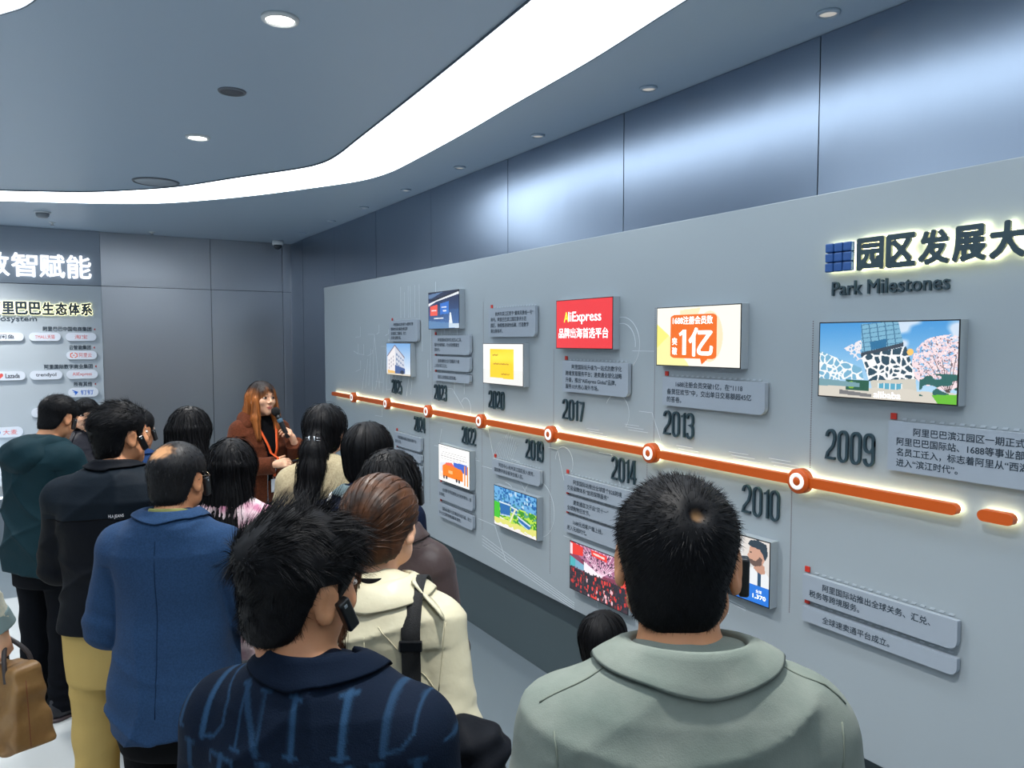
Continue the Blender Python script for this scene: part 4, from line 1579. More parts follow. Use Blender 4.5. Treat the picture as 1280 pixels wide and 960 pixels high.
    # -------------------------------------------------------------- clothes
    def wrinkle(s, P, amp, seed, f=1.):
        a = seed * 1.7
        x, y, z = P[:, 0], P[:, 1], P[:, 2]
        u = np.sin(9 * f * z + 5 * f * x + a + 1.6 * np.sin(7 * f * x + 3 * y + a))
        v = np.sin(17 * f * z - 13 * f * x + 8 * y + 2 * a + 1.2 * np.sin(5 * z + a))
        w_ = np.sin(30 * f * z + 11 * f * x * np.sin(a) - 19 * f * y + a * 3)
        r1 = (1 - np.abs(np.sin(8.5 * z + 4.5 * x + 1.3 * np.sin(6 * x + 5 * y + a) + .9 * np.sin(11 * z + a) + a))) ** 3
        r2 = (1 - np.abs(np.sin(7 * z - 8 * x + 1.5 * np.sin(5 * z + 4 * y + 2 * a) + 2 * a))) ** 4
        m1 = .5 + .5 * np.sin(5 * z + 4 * x + 2 * a)
        m2 = .5 + .5 * np.sin(6 * z - 5 * x + a)
        return amp * (.45 * u + .3 * v + .22 * w_) - amp * 1.7 * (r1 * m1 + r2 * m2 - .2)

    def jacket_field(s, off=.022, hem=.86, flare=.0, sleeve=1., arm=.020, wr=.004, seed=1, top=1.497, sleeve_r=.0, shoulder=.0, fit=0.):
        pr = []
        for z, a, b, y in s.prof:
            pr.append([z, a + off + (shoulder if 1.3 < z < 1.4 else 0), b + off * 1.0, y])
        # loose below the chest
        chest = [q for q in pr if abs(q[0] - (1.28 if s.sex == 'm' else 1.26)) < .02][0]
        for q in pr:
            if q[0] < 1.2:
                t = (1.2 - q[0]) / .4
                q[1] = max(q[1], chest[1] * (1 - fit) - .006) + flare * t
                q[2] = max(q[2], chest[2] * (1 - fit * .7) - .004) + flare * t
        pr = [q for q in pr]
        lowz = min(hem, pr[0][0])
        pr = [[lowz - .02, pr[0][1] + flare * .3, pr[0][2] + flare * .3, pr[0][3]]] + pr
        sx, sz = s.sx, s.sz
        thin = .92 if s.sex == 'f' else 1.

        def fn(P):
            d = s_torso(P, pr, 2.6)
            hemc = hem + .012 * np.sin(4 * P[:, 0] + seed)
            d = smax(d, hemc - P[:, 2], .008)
            for q in (1, -1):
                d = smin(d, s_cap(P, (q * .03, -.028, 1.442), (q * (sx - .01), -.014, sz + .008), .046 * thin + off * .5, .052 * thin + off * .5), .035)
                e, w_ = [A3(v) for v in s.arms[q]]
                dirn = (w_ - e) / np.linalg.norm(w_ - e)
                w2 = e + (w_ - e) * sleeve - dirn * .028
                a = s_cap(P, (q * sx, -.012, sz), e, .054 * thin + arm, .046 * thin + arm)
                b = s_cap(P, e, w2, .046 * thin + arm, .034 * thin + arm * .9 + sleeve_r)
                b = smax(b, ((P - (w2 + dirn * .01)) @ dirn), .006)
                ab = smin(a, b, .035)
                # folds gather at the bend of the arm
                de = np.sqrt(((P - e) ** 2).sum(1))
                ab = ab + .006 * np.exp(-(de / .085) ** 2) * np.sin(((P - e) @ A3([.3, .5, 1.])) * 95 + seed)
                d = smin(d, ab, np.where(P[:, 2] > 1.33, .03, .010).astype(f32))
            d = smax(d, P[:, 2] - top - .12 * np.abs(P[:, 0]) * 0, .01)
            return d + s.wrinkle(P, wr, seed)
        return fn

    def jacket(s, name, m, label=None, h=None, colfn=None, front=None, **kw):
        fn = s.jacket_field(**kw)
        s.kw = kw
        s.jf = fn
        hem = kw.get('hem', .86)
        V, F = polygonise(fn, (-.66, -.48, min(hem, .8) - .06), (.66, .66, 1.62), h or s.h)
        mb = MB()
        mi = 0
        if front is not None:
            mi = front(V[F].mean(1)).astype(np.int32)
        mb.add(V * s.k, F, mi, True, colfn(V) if colfn else None)
        return s.child(mb, name, m, label)

    def trousers(s, m, name='trousers', wide=.0, bottom=.05, label=None, seed=3):
        def fn(P):
            d = s_torso(P, [(.70, .165 * s.build, .120, -.010), (.80, .172 * s.build, .124, -.012), (.92, .178 * s.build, .126, -.012), (1.04, .160 * s.build, .112, 0)], 2.4)
            for q in (1, -1):
                hp, kn, an = s.legs[q]
                a = s_cap(P, hp, kn, .100, .074 + wide)
                b = s_cap(P, kn, (an[0], an[1], .02), .074 + wide, .060 + wide)
                d = smin(d, smin(a, b, .04), .02)
            d = smax(d, bottom - P[:, 2], .006)
            low = np.exp(-((P[:, 2] - .12) / .12) ** 2)
            return d + s.wrinkle(P, .003, seed, 1.) + .004 * low * np.sin(P[:, 2] * 110 + 9 * P[:, 0])
        V, F = polygonise(fn, (-.34, -.24, 0), (.34, .26, 1.08), max(s.h, .008))
        return s.child(MB().add(V * s.k, F, 0, True), name, m, label)

    def skirt(s, m, z0=.32, z1=1.0, r0=.27, label=None):
        def fn(P):
            t = np.clip((z1 - P[:, 2]) / (z1 - z0), 0, 1)
            a = np.arctan2(P[:, 1], P[:, 0])
            rr = .165 + (r0 - .165) * t + .012 * t * np.sin(a * 14 + 2 * np.sin(P[:, 2] * 9))
            d = (np.sqrt(P[:, 0] ** 2 + (P[:, 1] * 1.25) ** 2) - rr) * .8
            return smax(d, np.maximum(z0 - P[:, 2], P[:, 2] - z1), .01)
        V, F = polygonise(fn, (-.36, -.32, z0 - .03), (.36, .32, z1 + .03), .008)
        return s.child(MB().add(V * s.k, F, 0, True), 'skirt', m, label)

    def shoes(s, m, sole=None):
        for q in (1, -1):
            an = s.legs[q][2]
            x, y = an[0], an[1]

            def fn(P):
                d = s_cap(P, (x, y - .035, .055), (x + q * .02, y + .148, .042), .046, .041)
                d = smin(d, s_cap(P, (x, y - .02, .06), (x, y - .02, .10), .045, .047), .03)
                d = smax(d, .012 - P[:, 2], .006)
                return d
            V, F = polygonise(fn, (x - .11, y - .14, -.01), (x + .12, y + .24, .17), .006)
            sh = s.child(MB().add(V * s.k, F, 0, True), 'shoe', m)

            def fs(P):
                d = s_cap(P * A3([1, 1, .0]) + A3([0, 0, 0]), (x, y - .04, 0), (x + q * .02, y + .152, 0), .047, .044)
                return smax(d, np.abs(P[:, 2] - .011) - .0105, .004)
            V, F = polygonise(fs, (x - .11, y - .14, -.012), (x + .12, y + .24, .04), .006)
            MB().add(V * s.k, F, 0, True).build('sole', sole or M_BLACK, sh)

    def collar(s, m, kind='shirt', name='collar', hgt=.042, fold=.045, wide=.026, zb=1.466, opening=28, rx=.076, ry=.074, drop=.035, cy=-.022, pt=.03):
        """band round the neck, folded over outwards for a shirt collar"""
        n = 33
        V = []
        for i in range(n):
            a = -180 + opening + (360 - 2 * opening) * i / (n - 1)
            c, sn = math.cos(R(a + 0)), math.sin(R(a + 0))       # a = 0 at the nape
            ux, uy = sn, -c
            f = (1 - c) / 2                                         # 0 back .. 1 front
            b = np.array([ux * rx, cy + uy * ry, zb - drop * f * f])
            t = b + np.array([-ux * .006, -uy * .006 + .004, hgt * (1 - .35 * f)])
            row = [b, b * .5 + t * .5, t]
            if kind in ('shirt', 'lapel'):
                q = fold + pt * f * f
                side = abs(ux)
                o1 = t + np.array([ux * .008, uy * .008, .003])
                o2 = t + np.array([ux * wide * .5, uy * wide * .5, -q * .42])
                o3 = t + np.array([ux * wide * (1 + .35 * side), uy * wide, -q * (1 - .30 * side)])
                row += [o1, o2, o3]
                if getattr(s, 'jf', None) is not None:          # the fold lies on the cloth under it
                    Q = np.array(row[2:], f32)
                    for _ in range(3):
                        dd = s.jf(Q)
                        Q = Q + gradient(s.jf, Q) * np.maximum(.007 - dd, 0)[:, None]
                    row[2:] = list(Q)
            V.append(row)
        m_ = len(V[0])
        VV = np.array(V).reshape(-1, 3) * s.k
        F = []
        for i in range(n - 1):
            for j in range(m_ - 1):
                F.append((i * m_ + j, i * m_ + j + 1, (i + 1) * m_ + j + 1, (i + 1) * m_ + j))
        o = s.child(MB().add(VV, F, 0, True), name, m)
        sd = o.modifiers.new('thick', 'SOLIDIFY')
        sd.thickness = .005
        sd.offset = 0
        ss = o.modifiers.new('round', 'SUBSURF')
        ss.levels = ss.render_levels = 1
        return o

    def hood(s, m, back=.150, deep=.085, tall=.10):
        def hoodf(P):
            d = s_ell(P, (0, -.115, 1.390), (back, deep, tall))
            d = smin(d, s_cap(P, (-.09, -.03, 1.432), (.09, -.03, 1.432), .062, .062), .05)
            d = smin(d, s_cap(P, (-.10, .03, 1.41), (.10, .03, 1.41), .052, .052), .04)
            d = smax(d, -s_ell(P, (0, .02, 1.55), (.078, .095, .13)), .012)
            return d + .004 * np.sin(P[:, 0] * 40) * np.sin(P[:, 2] * 60)
        V, F = polygonise(hoodf, (-.24, -.27, 1.22), (.24, .14, 1.56), .007)
        return s.child(MB().add(V * s.k, F, 0, True), 'hood', m)

    def seam(s, mb, pts, rad=.0016, mi=0):
        """raised stitched seam: points dropped onto the jacket"""
        out = []
        for o_, d_ in pts:
            p = march(s.jf, o_, d_)
            if p is not None:
                out.append(p * s.k)
        if len(out) > 2:
            mb.tube(out, rad, 6, mi)
        return out

    # -------------------------------------------------------------- hair
    def hair_cap(s, thick=.012, side=.005, line=None, grow=None, whorl=None, bald=None, seed=0, rough=.002):
        """skull cap with a hairline; thick on top, side at the temples and nape (head axes)"""
        ys = [-.12, -.085, -.05, -.034, -.028, .012, .018, .030, .040, .055, .072, .09, .12]
        zs = line or [-.085, -.085, -.066, -.03, .026, .026, -.012, -.012, .010, .042, .062, .070, .072]

        def fn(Q):
            base = s_ell(Q, (0, -.010, .027), (.076, .094, .086))
            base = smin(base, s_ell(Q, (0, -.045, -.045), (.056, .040, .05)), .03)
            t = np.clip((Q[:, 2] - .0) / .075, 0, 1)
            th = side + (thick - side) * t * t * (3 - 2 * t)
            if whorl is not None:
                th = th - (th + .0012) * np.exp(-((Q - A3(whorl)) ** 2).sum(1) / .012 ** 2)
            if bald is not None:
                c, r, dp = bald
                th = th - dp * np.exp(-(((Q - A3(c)) / A3(r)) ** 2).sum(1))
            d = base - th - rough * np.sin(Q[:, 0] * 210 + seed) * np.sin(Q[:, 1] * 190 + seed * 2) * np.sin(Q[:, 2] * 170)
            zb = np.interp(Q[:, 1], ys, zs)
            return smax(d, (zb - Q[:, 2]) * .75, .006)
        return fn

    def hair(s, fields, m, grow=None, h=.005, name='hair', lo=(-.2, -.26, -.62), hi=(.2, .2, .2), colfn=None, label=None, extra=None):
        """fields: one field (head axes); grow: list of strand settings"""
        V, F = polygonise(fields, lo, hi, h)
        mb = MB()
        mb.add(s.H(V), F, 0, True, colfn(V) if colfn else None)
        tri = V[F]
        nrm = np.cross(tri[:, 2] - tri[:, 0], tri[:, 3] - tri[:, 1])
        area = np.linalg.norm(nrm, axis=1)
        for g in (grow or []):
            rg = np.random.default_rng(g.get('seed', 1))
            pr = area * (g['where'](tri.mean(1)) if 'where' in g else 1)
            pick = rg.choice(len(F), g['n'], p=pr / pr.sum())
            a, b = rg.random((2, g['n'], 1))
            T = tri[pick]
            P0 = (T[:, 0] * (1 - a) + T[:, 1] * a) * (1 - b) + (T[:, 3] * (1 - a) + T[:, 2] * a) * b
            P0 = P0.astype(f32)
            k = g.get('k', 4)
            if g['type'] == 'short':
                N = gradient(fields, P0)
                fl = g['flow'](P0)
                fl = fl - N * (fl * N).sum(1, keepdims=True)
                fl /= np.maximum(np.linalg.norm(fl, axis=1, keepdims=True), 1e-5)
                L = g['len'](P0) * rg.uniform(.6, 1.25, len(P0))
                nz, cz = rg.normal(size=P0.shape), rg.normal(size=P0.shape)
                if g.get('clump'):
                    ctr = P0[rg.choice(len(P0), g['clump'], replace=False)]
                    own = ((P0[:, None] - ctr[None]) ** 2).sum(2).argmin(1)
                    nz = rg.normal(size=ctr.shape)[own] + .25 * nz
                    cz = rg.normal(size=ctr.shape)[own] + .25 * cz
                D = N * g.get('up', .6) + fl * g.get('lay', .8) + nz * g.get('messy', .25)
                D /= np.linalg.norm(D, axis=1, keepdims=True)
                curl = cz * g.get('curl', .15) + A3([0, 0, -1]) * g.get('droop', .2)
                path = np.stack([P0 - N * .002 + (D * (t)) * L[:, None] + curl * (t * t) * L[:, None] * .6 for t in np.linspace(0, 1, k)], 1)
            else:
                st = g['step']
                path = [P0]
                Pc = P0.copy()
                off = rg.uniform(.0, g.get('off', .004), len(P0)).astype(f32)
                for _ in range(k - 1):
                    N = gradient(fields, Pc)
                    fl = g['flow'](Pc)
                    fl = fl - N * (fl * N).sum(1, keepdims=True)
                    ln = np.linalg.norm(fl, axis=1, keepdims=True)
                    Pn = Pc + fl / np.maximum(ln, .05) * st * np.minimum(ln * 3, 1)
                    dd = fields(Pn)
                    Pc = (Pn - gradient(fields, Pn) * (dd - off)[:, None]).astype(f32)
                    path.append(Pc)
                path = np.stack(path, 1)
            cols = None
            if colfn:
                cols = colfn(path.reshape(-1, 3)).reshape(len(P0), k, 3)
            ribbons(mb, s.H(path.reshape(-1, 3)).reshape(path.shape), g.get('wd', .0012) , 0, cols)
        if extra:
            extra(mb)
        return s.child(mb, name, m, label)


def earpiece(p, label, side=1, tilt=20, fwd=.020):
    """clip-on listening device on the ear"""
    root = thing('tour_earpiece', label, 'earpiece', tuple(p.WH((side * .091, fwd, -.016))), (0, 0, 0), 'listening devices on the visitors\' ears')
    Rw = np.array(p.M.to_3x3()) @ p.Rh
    M = Matrix([[float(v) for v in r_] for r_ in Rw])
    root.rotation_euler = (M @ Matrix.Rotation(R(tilt), 3, 'X')).to_euler()
    MB().box((-.006, -.011, -.034), (.009, .011, .024), .004, seg=3).build('body', M_BLACK, root)
    MB().box((side * .0091 - .0005, -.004, .012), (side * .0091 + .0005, .002, .018), .0004).build('indicator', mat('indicator_grey', (120, 130, 136), .3), root)
    mb = MB()
    mb.tube([(-side * .022, -.012, .012), (-side * .014, -.006, .010), (-side * .006, .0, .006)], [.003, .0035, .0035], 8)
    mb.build('ear_hook', M_BLACK, root)
    return root

# ------------------------------------------------------------------ cloth colours
C_OLIVE = mat('suede_grey_green', (126, 134, 126), .85, col2=(106, 117, 110), cscale=9, bump=.15, bscale=500, sheen=.06, wrinkle=0.20)
C_DENIM = mat('denim', (22, 40, 62), .8, bump=.3, bscale=420, attr=True, wrinkle=0.24)
C_CREAM = mat('cream_leather', (206, 200, 172), .40, bump=.06, bscale=160, coat=.25, wrinkle=0.32)
C_BROWNL = mat('brown_leather', (64, 52, 52), .42, bump=.08, bscale=160, coat=.2, wrinkle=0.28)
C_NAVY = mat('navy_cloth', (20, 30, 52), .8, bump=.2, bscale=300, wrinkle=0.20)
C_BEIGE = mat('beige_wool', (180, 168, 138), .9, col2=(160, 148, 118), cscale=120, bump=.4, bscale=260, sheen=.06)
C_RUST = mat('rust_brown_wool', (100, 54, 36), .9, col2=(82, 44, 28), cscale=90, bump=.4, bscale=280, sheen=.05, wrinkle=0.20)
C_TWEED = mat('pink_tweed', (226, 208, 212), .9, col2=(186, 120, 148), cscale=16, cdetail=8, bump=.6, bscale=200, fac=(.45, .68))
C_BLAZER = mat('blue_blazer', (36, 62, 96), .85, col2=(30, 54, 84), cscale=200, bump=.25, bscale=420, sheen=.05, wrinkle=0.28)
C_BLACKJ = mat('black_nylon', (17, 20, 26), .6, bump=.12, bscale=300, wrinkle=0.32)
C_BLACKY = mat('blue_black_nylon', (20, 28, 36), .6, bump=.12, bscale=300, wrinkle=0.32)
C_TEAL = mat('teal_parka', (22, 46, 54), .7, bump=.15, bscale=300, wrinkle=0.32)
C_DARKJ = mat('charcoal_shiny', (30, 31, 40), .45, bump=.1, bscale=120, wrinkle=0.40)
C_BLUESH = mat('blue_shirt', (28, 52, 92), .8, bump=.2, bscale=300)
C_BLACK = mat('black_cloth', (12, 13, 16), .85, bump=.2, bscale=300, wrinkle=0.24)
C_KHAKI = mat('khaki', (188, 162, 100), .85, bump=.2, bscale=400, wrinkle=0.32)
C_DARKP = mat('dark_trousers', (12, 15, 21), .85, bump=.2, bscale=300, wrinkle=0.24)
C_SKIRT = mat('pale_grey_silk', (200, 204, 210), .45, bump=.1, bscale=200, wrinkle=0.40)
C_WHITE = mat('white_cotton', (232, 234, 238), .85, bump=.2, bscale=300, wrinkle=0.24)
C_SHIRTG = mat('grey_green_shirt', (92, 108, 112), .8, bump=.2, bscale=300)
for k_, m_ in MATS.items():                          # cloth hardly shines
    if m_.name in [v.name for n_, v in globals().items() if n_.startswith('C_')]:
        m_.node_tree.nodes['Principled BSDF'].inputs['Specular IOR Level'].default_value = .32 if 'leather' in k_ else .2 if 'shiny' in k_ or 'silk' in k_ else .08
M_SHOE = mat('dark_shoe', (24, 26, 34), .55)
M_STEEL = mat('chrome', (200, 205, 210), .2, 1.)
G = A3([0, 0, -1])


def at_head(xy, rot, fwd=.055, k=1.):
    """floor point under a person whose head is over xy"""
    return (xy[0] + math.sin(R(rot)) * fwd * k, xy[1] - math.cos(R(rot)) * fwd * k, 0.)


def flow_from(c, extra=(0, 0, 0)):
    c, e = A3(c), A3(extra)
    return lambda P: (P - c) / np.maximum(np.linalg.norm(P - c, axis=1, keepdims=True), .01) + e


def long_field(zend=-.34, wid=.095, thin=.05, top=.0, drift=1., face=(.064, .088, .118), fy=.118, zt=0., part=0.):
    zs = [zend - .02, -.40, -.26, -.13, -.02, .05]

    def fn(Q):
        d = s_ell(Q, (0, -.012, .030), (.088 + top, .107 + top, .096 + top))
        z = np.clip(Q[:, 2], zend, .03)
        cy = np.interp(z, [-.42, -.26, -.13, 0.], [-.165 * drift, -.150 * drift, -.080, -.035])
        rx = np.interp(z, [zend, (zend - .05) / 2, 0], [wid * .72, wid, .090])
        ry = np.interp(z, [-.40, -.24, -.10, 0], [thin * .8, thin, .075, .082])
        rho = np.sqrt((Q[:, 0] / rx) ** 2 + ((Q[:, 1] - cy) / ry) ** 2)
        c = (rho - 1) * np.minimum(rx, ry) * .85
        rag = zend + .016 * np.sin(Q[:, 0] * 160) + .012 * np.sin(Q[:, 0] * 71 + 1)
        c = smax(c, np.maximum(rag - Q[:, 2], Q[:, 2] - .03), .012)
        d = smin(d, c, .03)
        a = np.arctan2(Q[:, 0], -(Q[:, 1] + .02))
        d = d + .0016 * np.sin(a * 46 + 7 * np.sin(Q[:, 2] * 16)) + .0012 * np.sin(a * 95 + 3)
        if part:
            d = d + part * np.exp(-(Q[:, 0] / .006) ** 2) * (Q[:, 2] > .05)
        d = smax(d, -s_ell(Q, (0, fy, -.052 + zt), face), .014)
        d = smax(d, -s_cap(Q, (0, .08, -.16), (0, .02, -.42), .075, .10), .02)
        return d
    return fn


def long_hair(p, m, n=700, colfn=None, wd=.0022, k=14, seed=3, step=.026, name='hair', off=.006, extra=None, h=.006, **kw):
    fn = long_field(**kw)
    return p.hair(fn, m, [dict(type='flow', n=n, step=step, k=k, flow=lambda P: np.tile(G, (len(P), 1)), off=off, wd=wd, seed=seed,
                               where=lambda c: 1. + 2. * (c[:, 2] > .05))], h=h, colfn=colfn, name=name, extra=extra)


def tail(pts, rad):
    def fn(Q):
        d = None
        for a, b, r0, r1 in zip(pts[:-1], pts[1:], rad[:-1], rad[1:]):
            c = s_cap(Q, a, b, r0, r1)
            d = c if d is None else smin(d, c, .02)
        ang = np.arctan2(Q[:, 0] - pts[1][0], Q[:, 1] - pts[1][1])
        return d + .0016 * np.sin(ang * 14) + .001 * np.sin(ang * 33)
    return fn


def on_back(p, V, gap=.0012):
    """flat letters pressed on to the back of a jacket; V in body axes x, z"""
    out = []
    for x, z in V:
        q = march(p.jf, (x, -.45, z), (0, 1, 0))
        out.append((q[0], q[1] - gap, q[2]) if q is not None else (x, -.13, z))
    return np.array(out) * p.k


# ================================================================== 1 man in grey-green, nearest on the right
hd = (.773, .806)
P1 = Person('man in a grey-green suede jacket with close-cropped black hair, seen from behind', at_head(hd, -30), -30, 1.745, 'm', head_yaw=-15, head_pitch=-4, head_off=(0, .05, 0), h=.005, build=1.0)
P1.jacket('jacket', C_OLIVE, off=.022, hem=.74, arm=.020, wr=0.0051, seed=2, h=.006)
P1.collar(C_OLIVE, 'shirt', hgt=.042, fold=.050, wide=.030, zb=1.466, rx=.080, ry=.076, opening=34, pt=.035)
for sd in (1, -1):
    for pts in ([((sd * (.185 - .02 * t), -.4, 1.42 - .22 * t), (0, 1, 0)) for t in np.linspace(.05, 1, 14)], [((sd * (.10 + .10 * t), -.035 - .01 * t, 1.7), (0, 0, -1)) for t in np.linspace(0, 1, 12)]):
        mb = MB()
        P1.seam(mb, pts, .0013)
        if mb.n:
            P1.child(mb, 'seam', mat('seam_grey', (112, 120, 110), .9, spec=.05))
P1.trousers(C_DARKP)
P1.shoes(M_SHOE)
cap = P1.hair_cap(.011, .005, whorl=(.026, -.084, .080), rough=.001)
wh = A3((.026, -.084, .080))


def crop_colour(Q):
    t = np.exp(-(((Q - wh) / .0085) ** 2).sum(1))[:, None]
    t = np.clip(t * 1.5 - .3, 0, 1)
    return np.array(lin((13, 14, 17))) * (1 - t) + np.array(lin((112, 86, 58))) * t


P1.hair(cap, mat('cropped_hair', (13, 14, 17), .55, spec=.12, attr=True), [dict(type='short', n=9000, k=4, flow=flow_from(wh, (0, .25, -.2)), len=lambda P: (.007 + .009 * np.clip((P[:, 2] + .02) / .09, 0, 1)) * np.clip(np.linalg.norm(P - wh, axis=1) / .03, .6, 1), up=.62, lay=.9, messy=.12, curl=.10, droop=.15, wd=.0011, seed=5,
                          where=lambda c: (np.linalg.norm(c - wh, axis=1) > .0065) * 1.),
                     dict(type='short', n=2600, k=3, flow=lambda P: np.tile(G, (len(P), 1)), len=lambda P: .006 + 0 * P[:, 0], up=.5, lay=.9, messy=.15, wd=.0009, seed=6, where=lambda c: (c[:, 2] < -.03) * 1.)], h=.004, colfn=crop_colour)
earpiece(P1, 'black clip earpiece on the right ear of the man in grey-green', 1, 8, .034)

# ================================================================== 2 man in patterned denim
hd = (.335, 1.20)
LET = {'D': [((.1, 0), (.1, 1), 1), ((.1, 1), (.45, .95), 0), ((.45, .95), (.68, .7), 0), ((.68, .7), (.68, .3), 0), ((.68, .3), (.45, .05), 0), ((.45, .05), (.1, 0), 0)],
       'I': [((.35, 0), (.35, 1), 1), ((.2, 0), (.5, 0), 0), ((.2, 1), (.5, 1), 0)],
       'T': [((.35, 0), (.35, 1), 1), ((.0, 1), (.7, 1), 0), ((0, 1), (0, .82), 0), ((.7, 1), (.7, .82), 0), ((.2, 0), (.5, 0), 0)],
       'U': [((.1, 1), (.1, .3), 1), ((.1, .3), (.25, .04), 0), ((.25, .04), (.45, .04), 0), ((.45, .04), (.62, .3), 0), ((.62, .3), (.62, 1), 0), ((-.02, 1), (.22, 1), 0), ((.5, 1), (.74, 1), 0)],
       'N': [((.08, 0), (.08, 1), 0), ((.08, 1), (.62, 0), 1), ((.62, 0), (.62, 1), 0), ((-.04, 1), (.15, 1), 0), ((-.04, 0), (.2, 0), 0), ((.5, 1), (.74, 1), 0)],
       'A': [((0, 0), (.35, 1), 0), ((.35, 1), (.7, 0), 1), ((.15, .35), (.55, .35), 0), ((-.08, 0), (.1, 0), 0), ((.58, 0), (.8, 0), 0)]}
ROWS = ['ITDNIIDTA', 'DITIINIDU', 'IUNTITIND', 'TIAUITDIN', 'NIDTUNAIT', 'DTIUNITDA', 'INDIUTIAN', 'UTINDITAU']


def denim_colour(V):
    x, z = V[:, 0] + .0 * V[:, 1], V[:, 2]
    m = np.zeros(len(V))
    for r_, row in enumerate(ROWS):
        z0 = 1.385 - r_ * .092
        zz = (z - z0) / .078
        x0 = -.30 + (r_ % 2) * .03
        for i, ch in enumerate(row):
            u = (x - x0 - i * .072) / .068
            near = (u > -.3) & (u < 1.1) & (zz > -.15) & (zz < 1.15)
            if not near.any():
                continue
            uu, vv = u[near] * .068, zz[near] * .078
            best = np.zeros(near.sum())
            for (ax, ay), (bx, by), th in LET[ch]:
                A_, B_ = np.array([ax * .068, ay * .078]), np.array([bx * .068, by * .078])
                dx, dy = B_ - A_
                t = np.clip(((uu - A_[0]) * dx + (vv - A_[1]) * dy) / max(dx * dx + dy * dy, 1e-9), 0, 1)
                dd = np.hypot(uu - A_[0] - dx * t, vv - A_[1] - dy * t)
                best = np.maximum(best, np.clip(((.0052 if th else .0022) - dd) / .003 + .5, 0, 1))
            m[near] = np.maximum(m[near], best)
    fade = .75 + .25 * np.sin(V[:, 0] * 31) * np.sin(V[:, 2] * 23)
    a, b = np.array(lin((13, 24, 40))), np.array(lin((40, 70, 100)))
    return a + (b - a) * (m * fade)[:, None]


P2 = Person('tousle-haired man in a dark denim jacket woven with pale capital letters', tuple(np.array(at_head(hd, -42, .025)) + .045 * np.array([.743, -.669, 0])), -42, 1.668, 'm', head_yaw=-25, head_pitch=-6, head_roll=5, head_off=(-.045, .02, 0), h=.005, build=.95, face=True)
P2.jacket('jacket', C_DENIM, off=.024, hem=.78, arm=.022, wr=0.0058, seed=4, h=.0042, colfn=denim_colour)
o = P2.collar(mat('denim_plain', (12, 22, 37), .85, spec=.06, bump=.3, bscale=420), 'shirt', hgt=.044, fold=.046, wide=.026, zb=1.466, rx=.072, ry=.070, opening=30, pt=.04)
P2.trousers(C_DARKP)
P2.shoes(M_SHOE)
cap = P2.hair_cap(.022, .004, rough=.001)
P2.hair(cap, M_HAIR, [dict(type='short', n=9000, k=5, flow=lambda P: np.tile(A3([.35, .8, 0]), (len(P), 1)) + np.clip((.06 - P[:, 2:]) * 14, 0, 1.6) * G, len=lambda P: .012 + .030 * np.clip((P[:, 2] - .02) / .06, 0, 1), up=.42, lay=.85, messy=.34, curl=.45, droop=.35, wd=.0011, clump=110, seed=7, where=lambda c: ((c[:, 2] > .040) | (c[:, 1] < -.036) | (c[:, 1] > .04)) * 1.),
                     dict(type='short', n=3000, k=3, flow=lambda P: np.tile(A3([0, -.5, -1]), (len(P), 1)), len=lambda P: .008 + 0 * P[:, 0], up=.4, lay=.9, messy=.15, wd=.0009, seed=8, where=lambda c: ((c[:, 2] < .03) & (np.abs(c[:, 1]) > .032)) * 1.)], h=.004)
earpiece(P2, 'black clip earpiece on the ear of the man in patterned denim', 1, 34)

# ================================================================== 3 woman in cream leather
hd = (.655, 1.655)
P3 = Person('woman in a cream leather jacket with a brown ponytail, seen from behind', at_head(hd, -34), -34, 1.628, 'f', head_yaw=-14, head_pitch=-4, head_off=(0, .045, 0), h=.006)
P3.jacket('jacket', C_CREAM, off=.026, hem=.80, arm=.026, wr=0.0065, seed=6, fit=.06)
P3.collar(C_CREAM, 'shirt', hgt=.026, fold=.055, wide=.042, zb=1.452, rx=.076, ry=.075, opening=36, pt=.04)
P3.collar(C_BLACK, 'stand', 'turtleneck', hgt=.035, zb=1.455, rx=.058, ry=.060, opening=4, drop=.01)
for pts in [[((sd * (.03 + .12 * t), -.4, 1.40 - .16 * t), (0, 1, 0)) for t in np.linspace(0, 1, 14)] for sd in (1, -1)] + [
        [((sd * (.172 - .015 * t), -.4, 1.40 - .16 * t), (0, 1, 0)) for t in np.linspace(.05, 1, 10)] for sd in (1, -1)] + [[((.0, -.4, 1.38 - .4 * t), (0, 1, 0)) for t in np.linspace(0, 1, 12)]]:
    mb = MB()
    P3.seam(mb, pts, .0014)
    if mb.n:
        P3.child(mb, 'seam', mat('seam_cream', (190, 184, 156), .5))
for sd in (1, -1):                                    # shoulder tabs, each with its button
    mb = MB()
    pts = [march(P3.jf, (sd * (.090 + .075 * t), -.050 - .030 * t, 1.7), (0, 0, -1)) for t in np.linspace(0, 1, 8)]
    pts = [q for q in pts if q is not None]
    L_ = [(q + A3([-.004, .020, .008])) * P3.k for q in pts]
    R_ = [(q + A3([.004, -.020, .008])) * P3.k for q in pts]
    n = len(pts)
    mb.add(L_ + R_, [(i, i + 1, n + i + 1, n + i) for i in range(n - 1)], 0, True)
    tb = P3.child(mb, 'shoulder_tab', C_CREAM)
    tb.modifiers.new('thick', 'SOLIDIFY').thickness = .005
    mb = MB()
    q = pts[2] + A3([0, 0, .006])
    mb.lathe([(.001, .006), (.007, .005), (.0075, .003), (.0075, 0)], 16, M=Matrix.Translation(Vector([float(v) for v in q * P3.k])))
    mb.build('button', mat('horn_button', (150, 140, 116), .3), tb)
P3.trousers(C_DARKP)
P3.shoes(M_SHOE)
WL = [-.075, -.075, -.062, -.045, -.020, .004, .006, .006, .018, .044, .064, .072, .074]
capw = P3.hair_cap(.017, .012, line=WL, rough=.0006)
tie = A3((-.005, -.108, -.018))
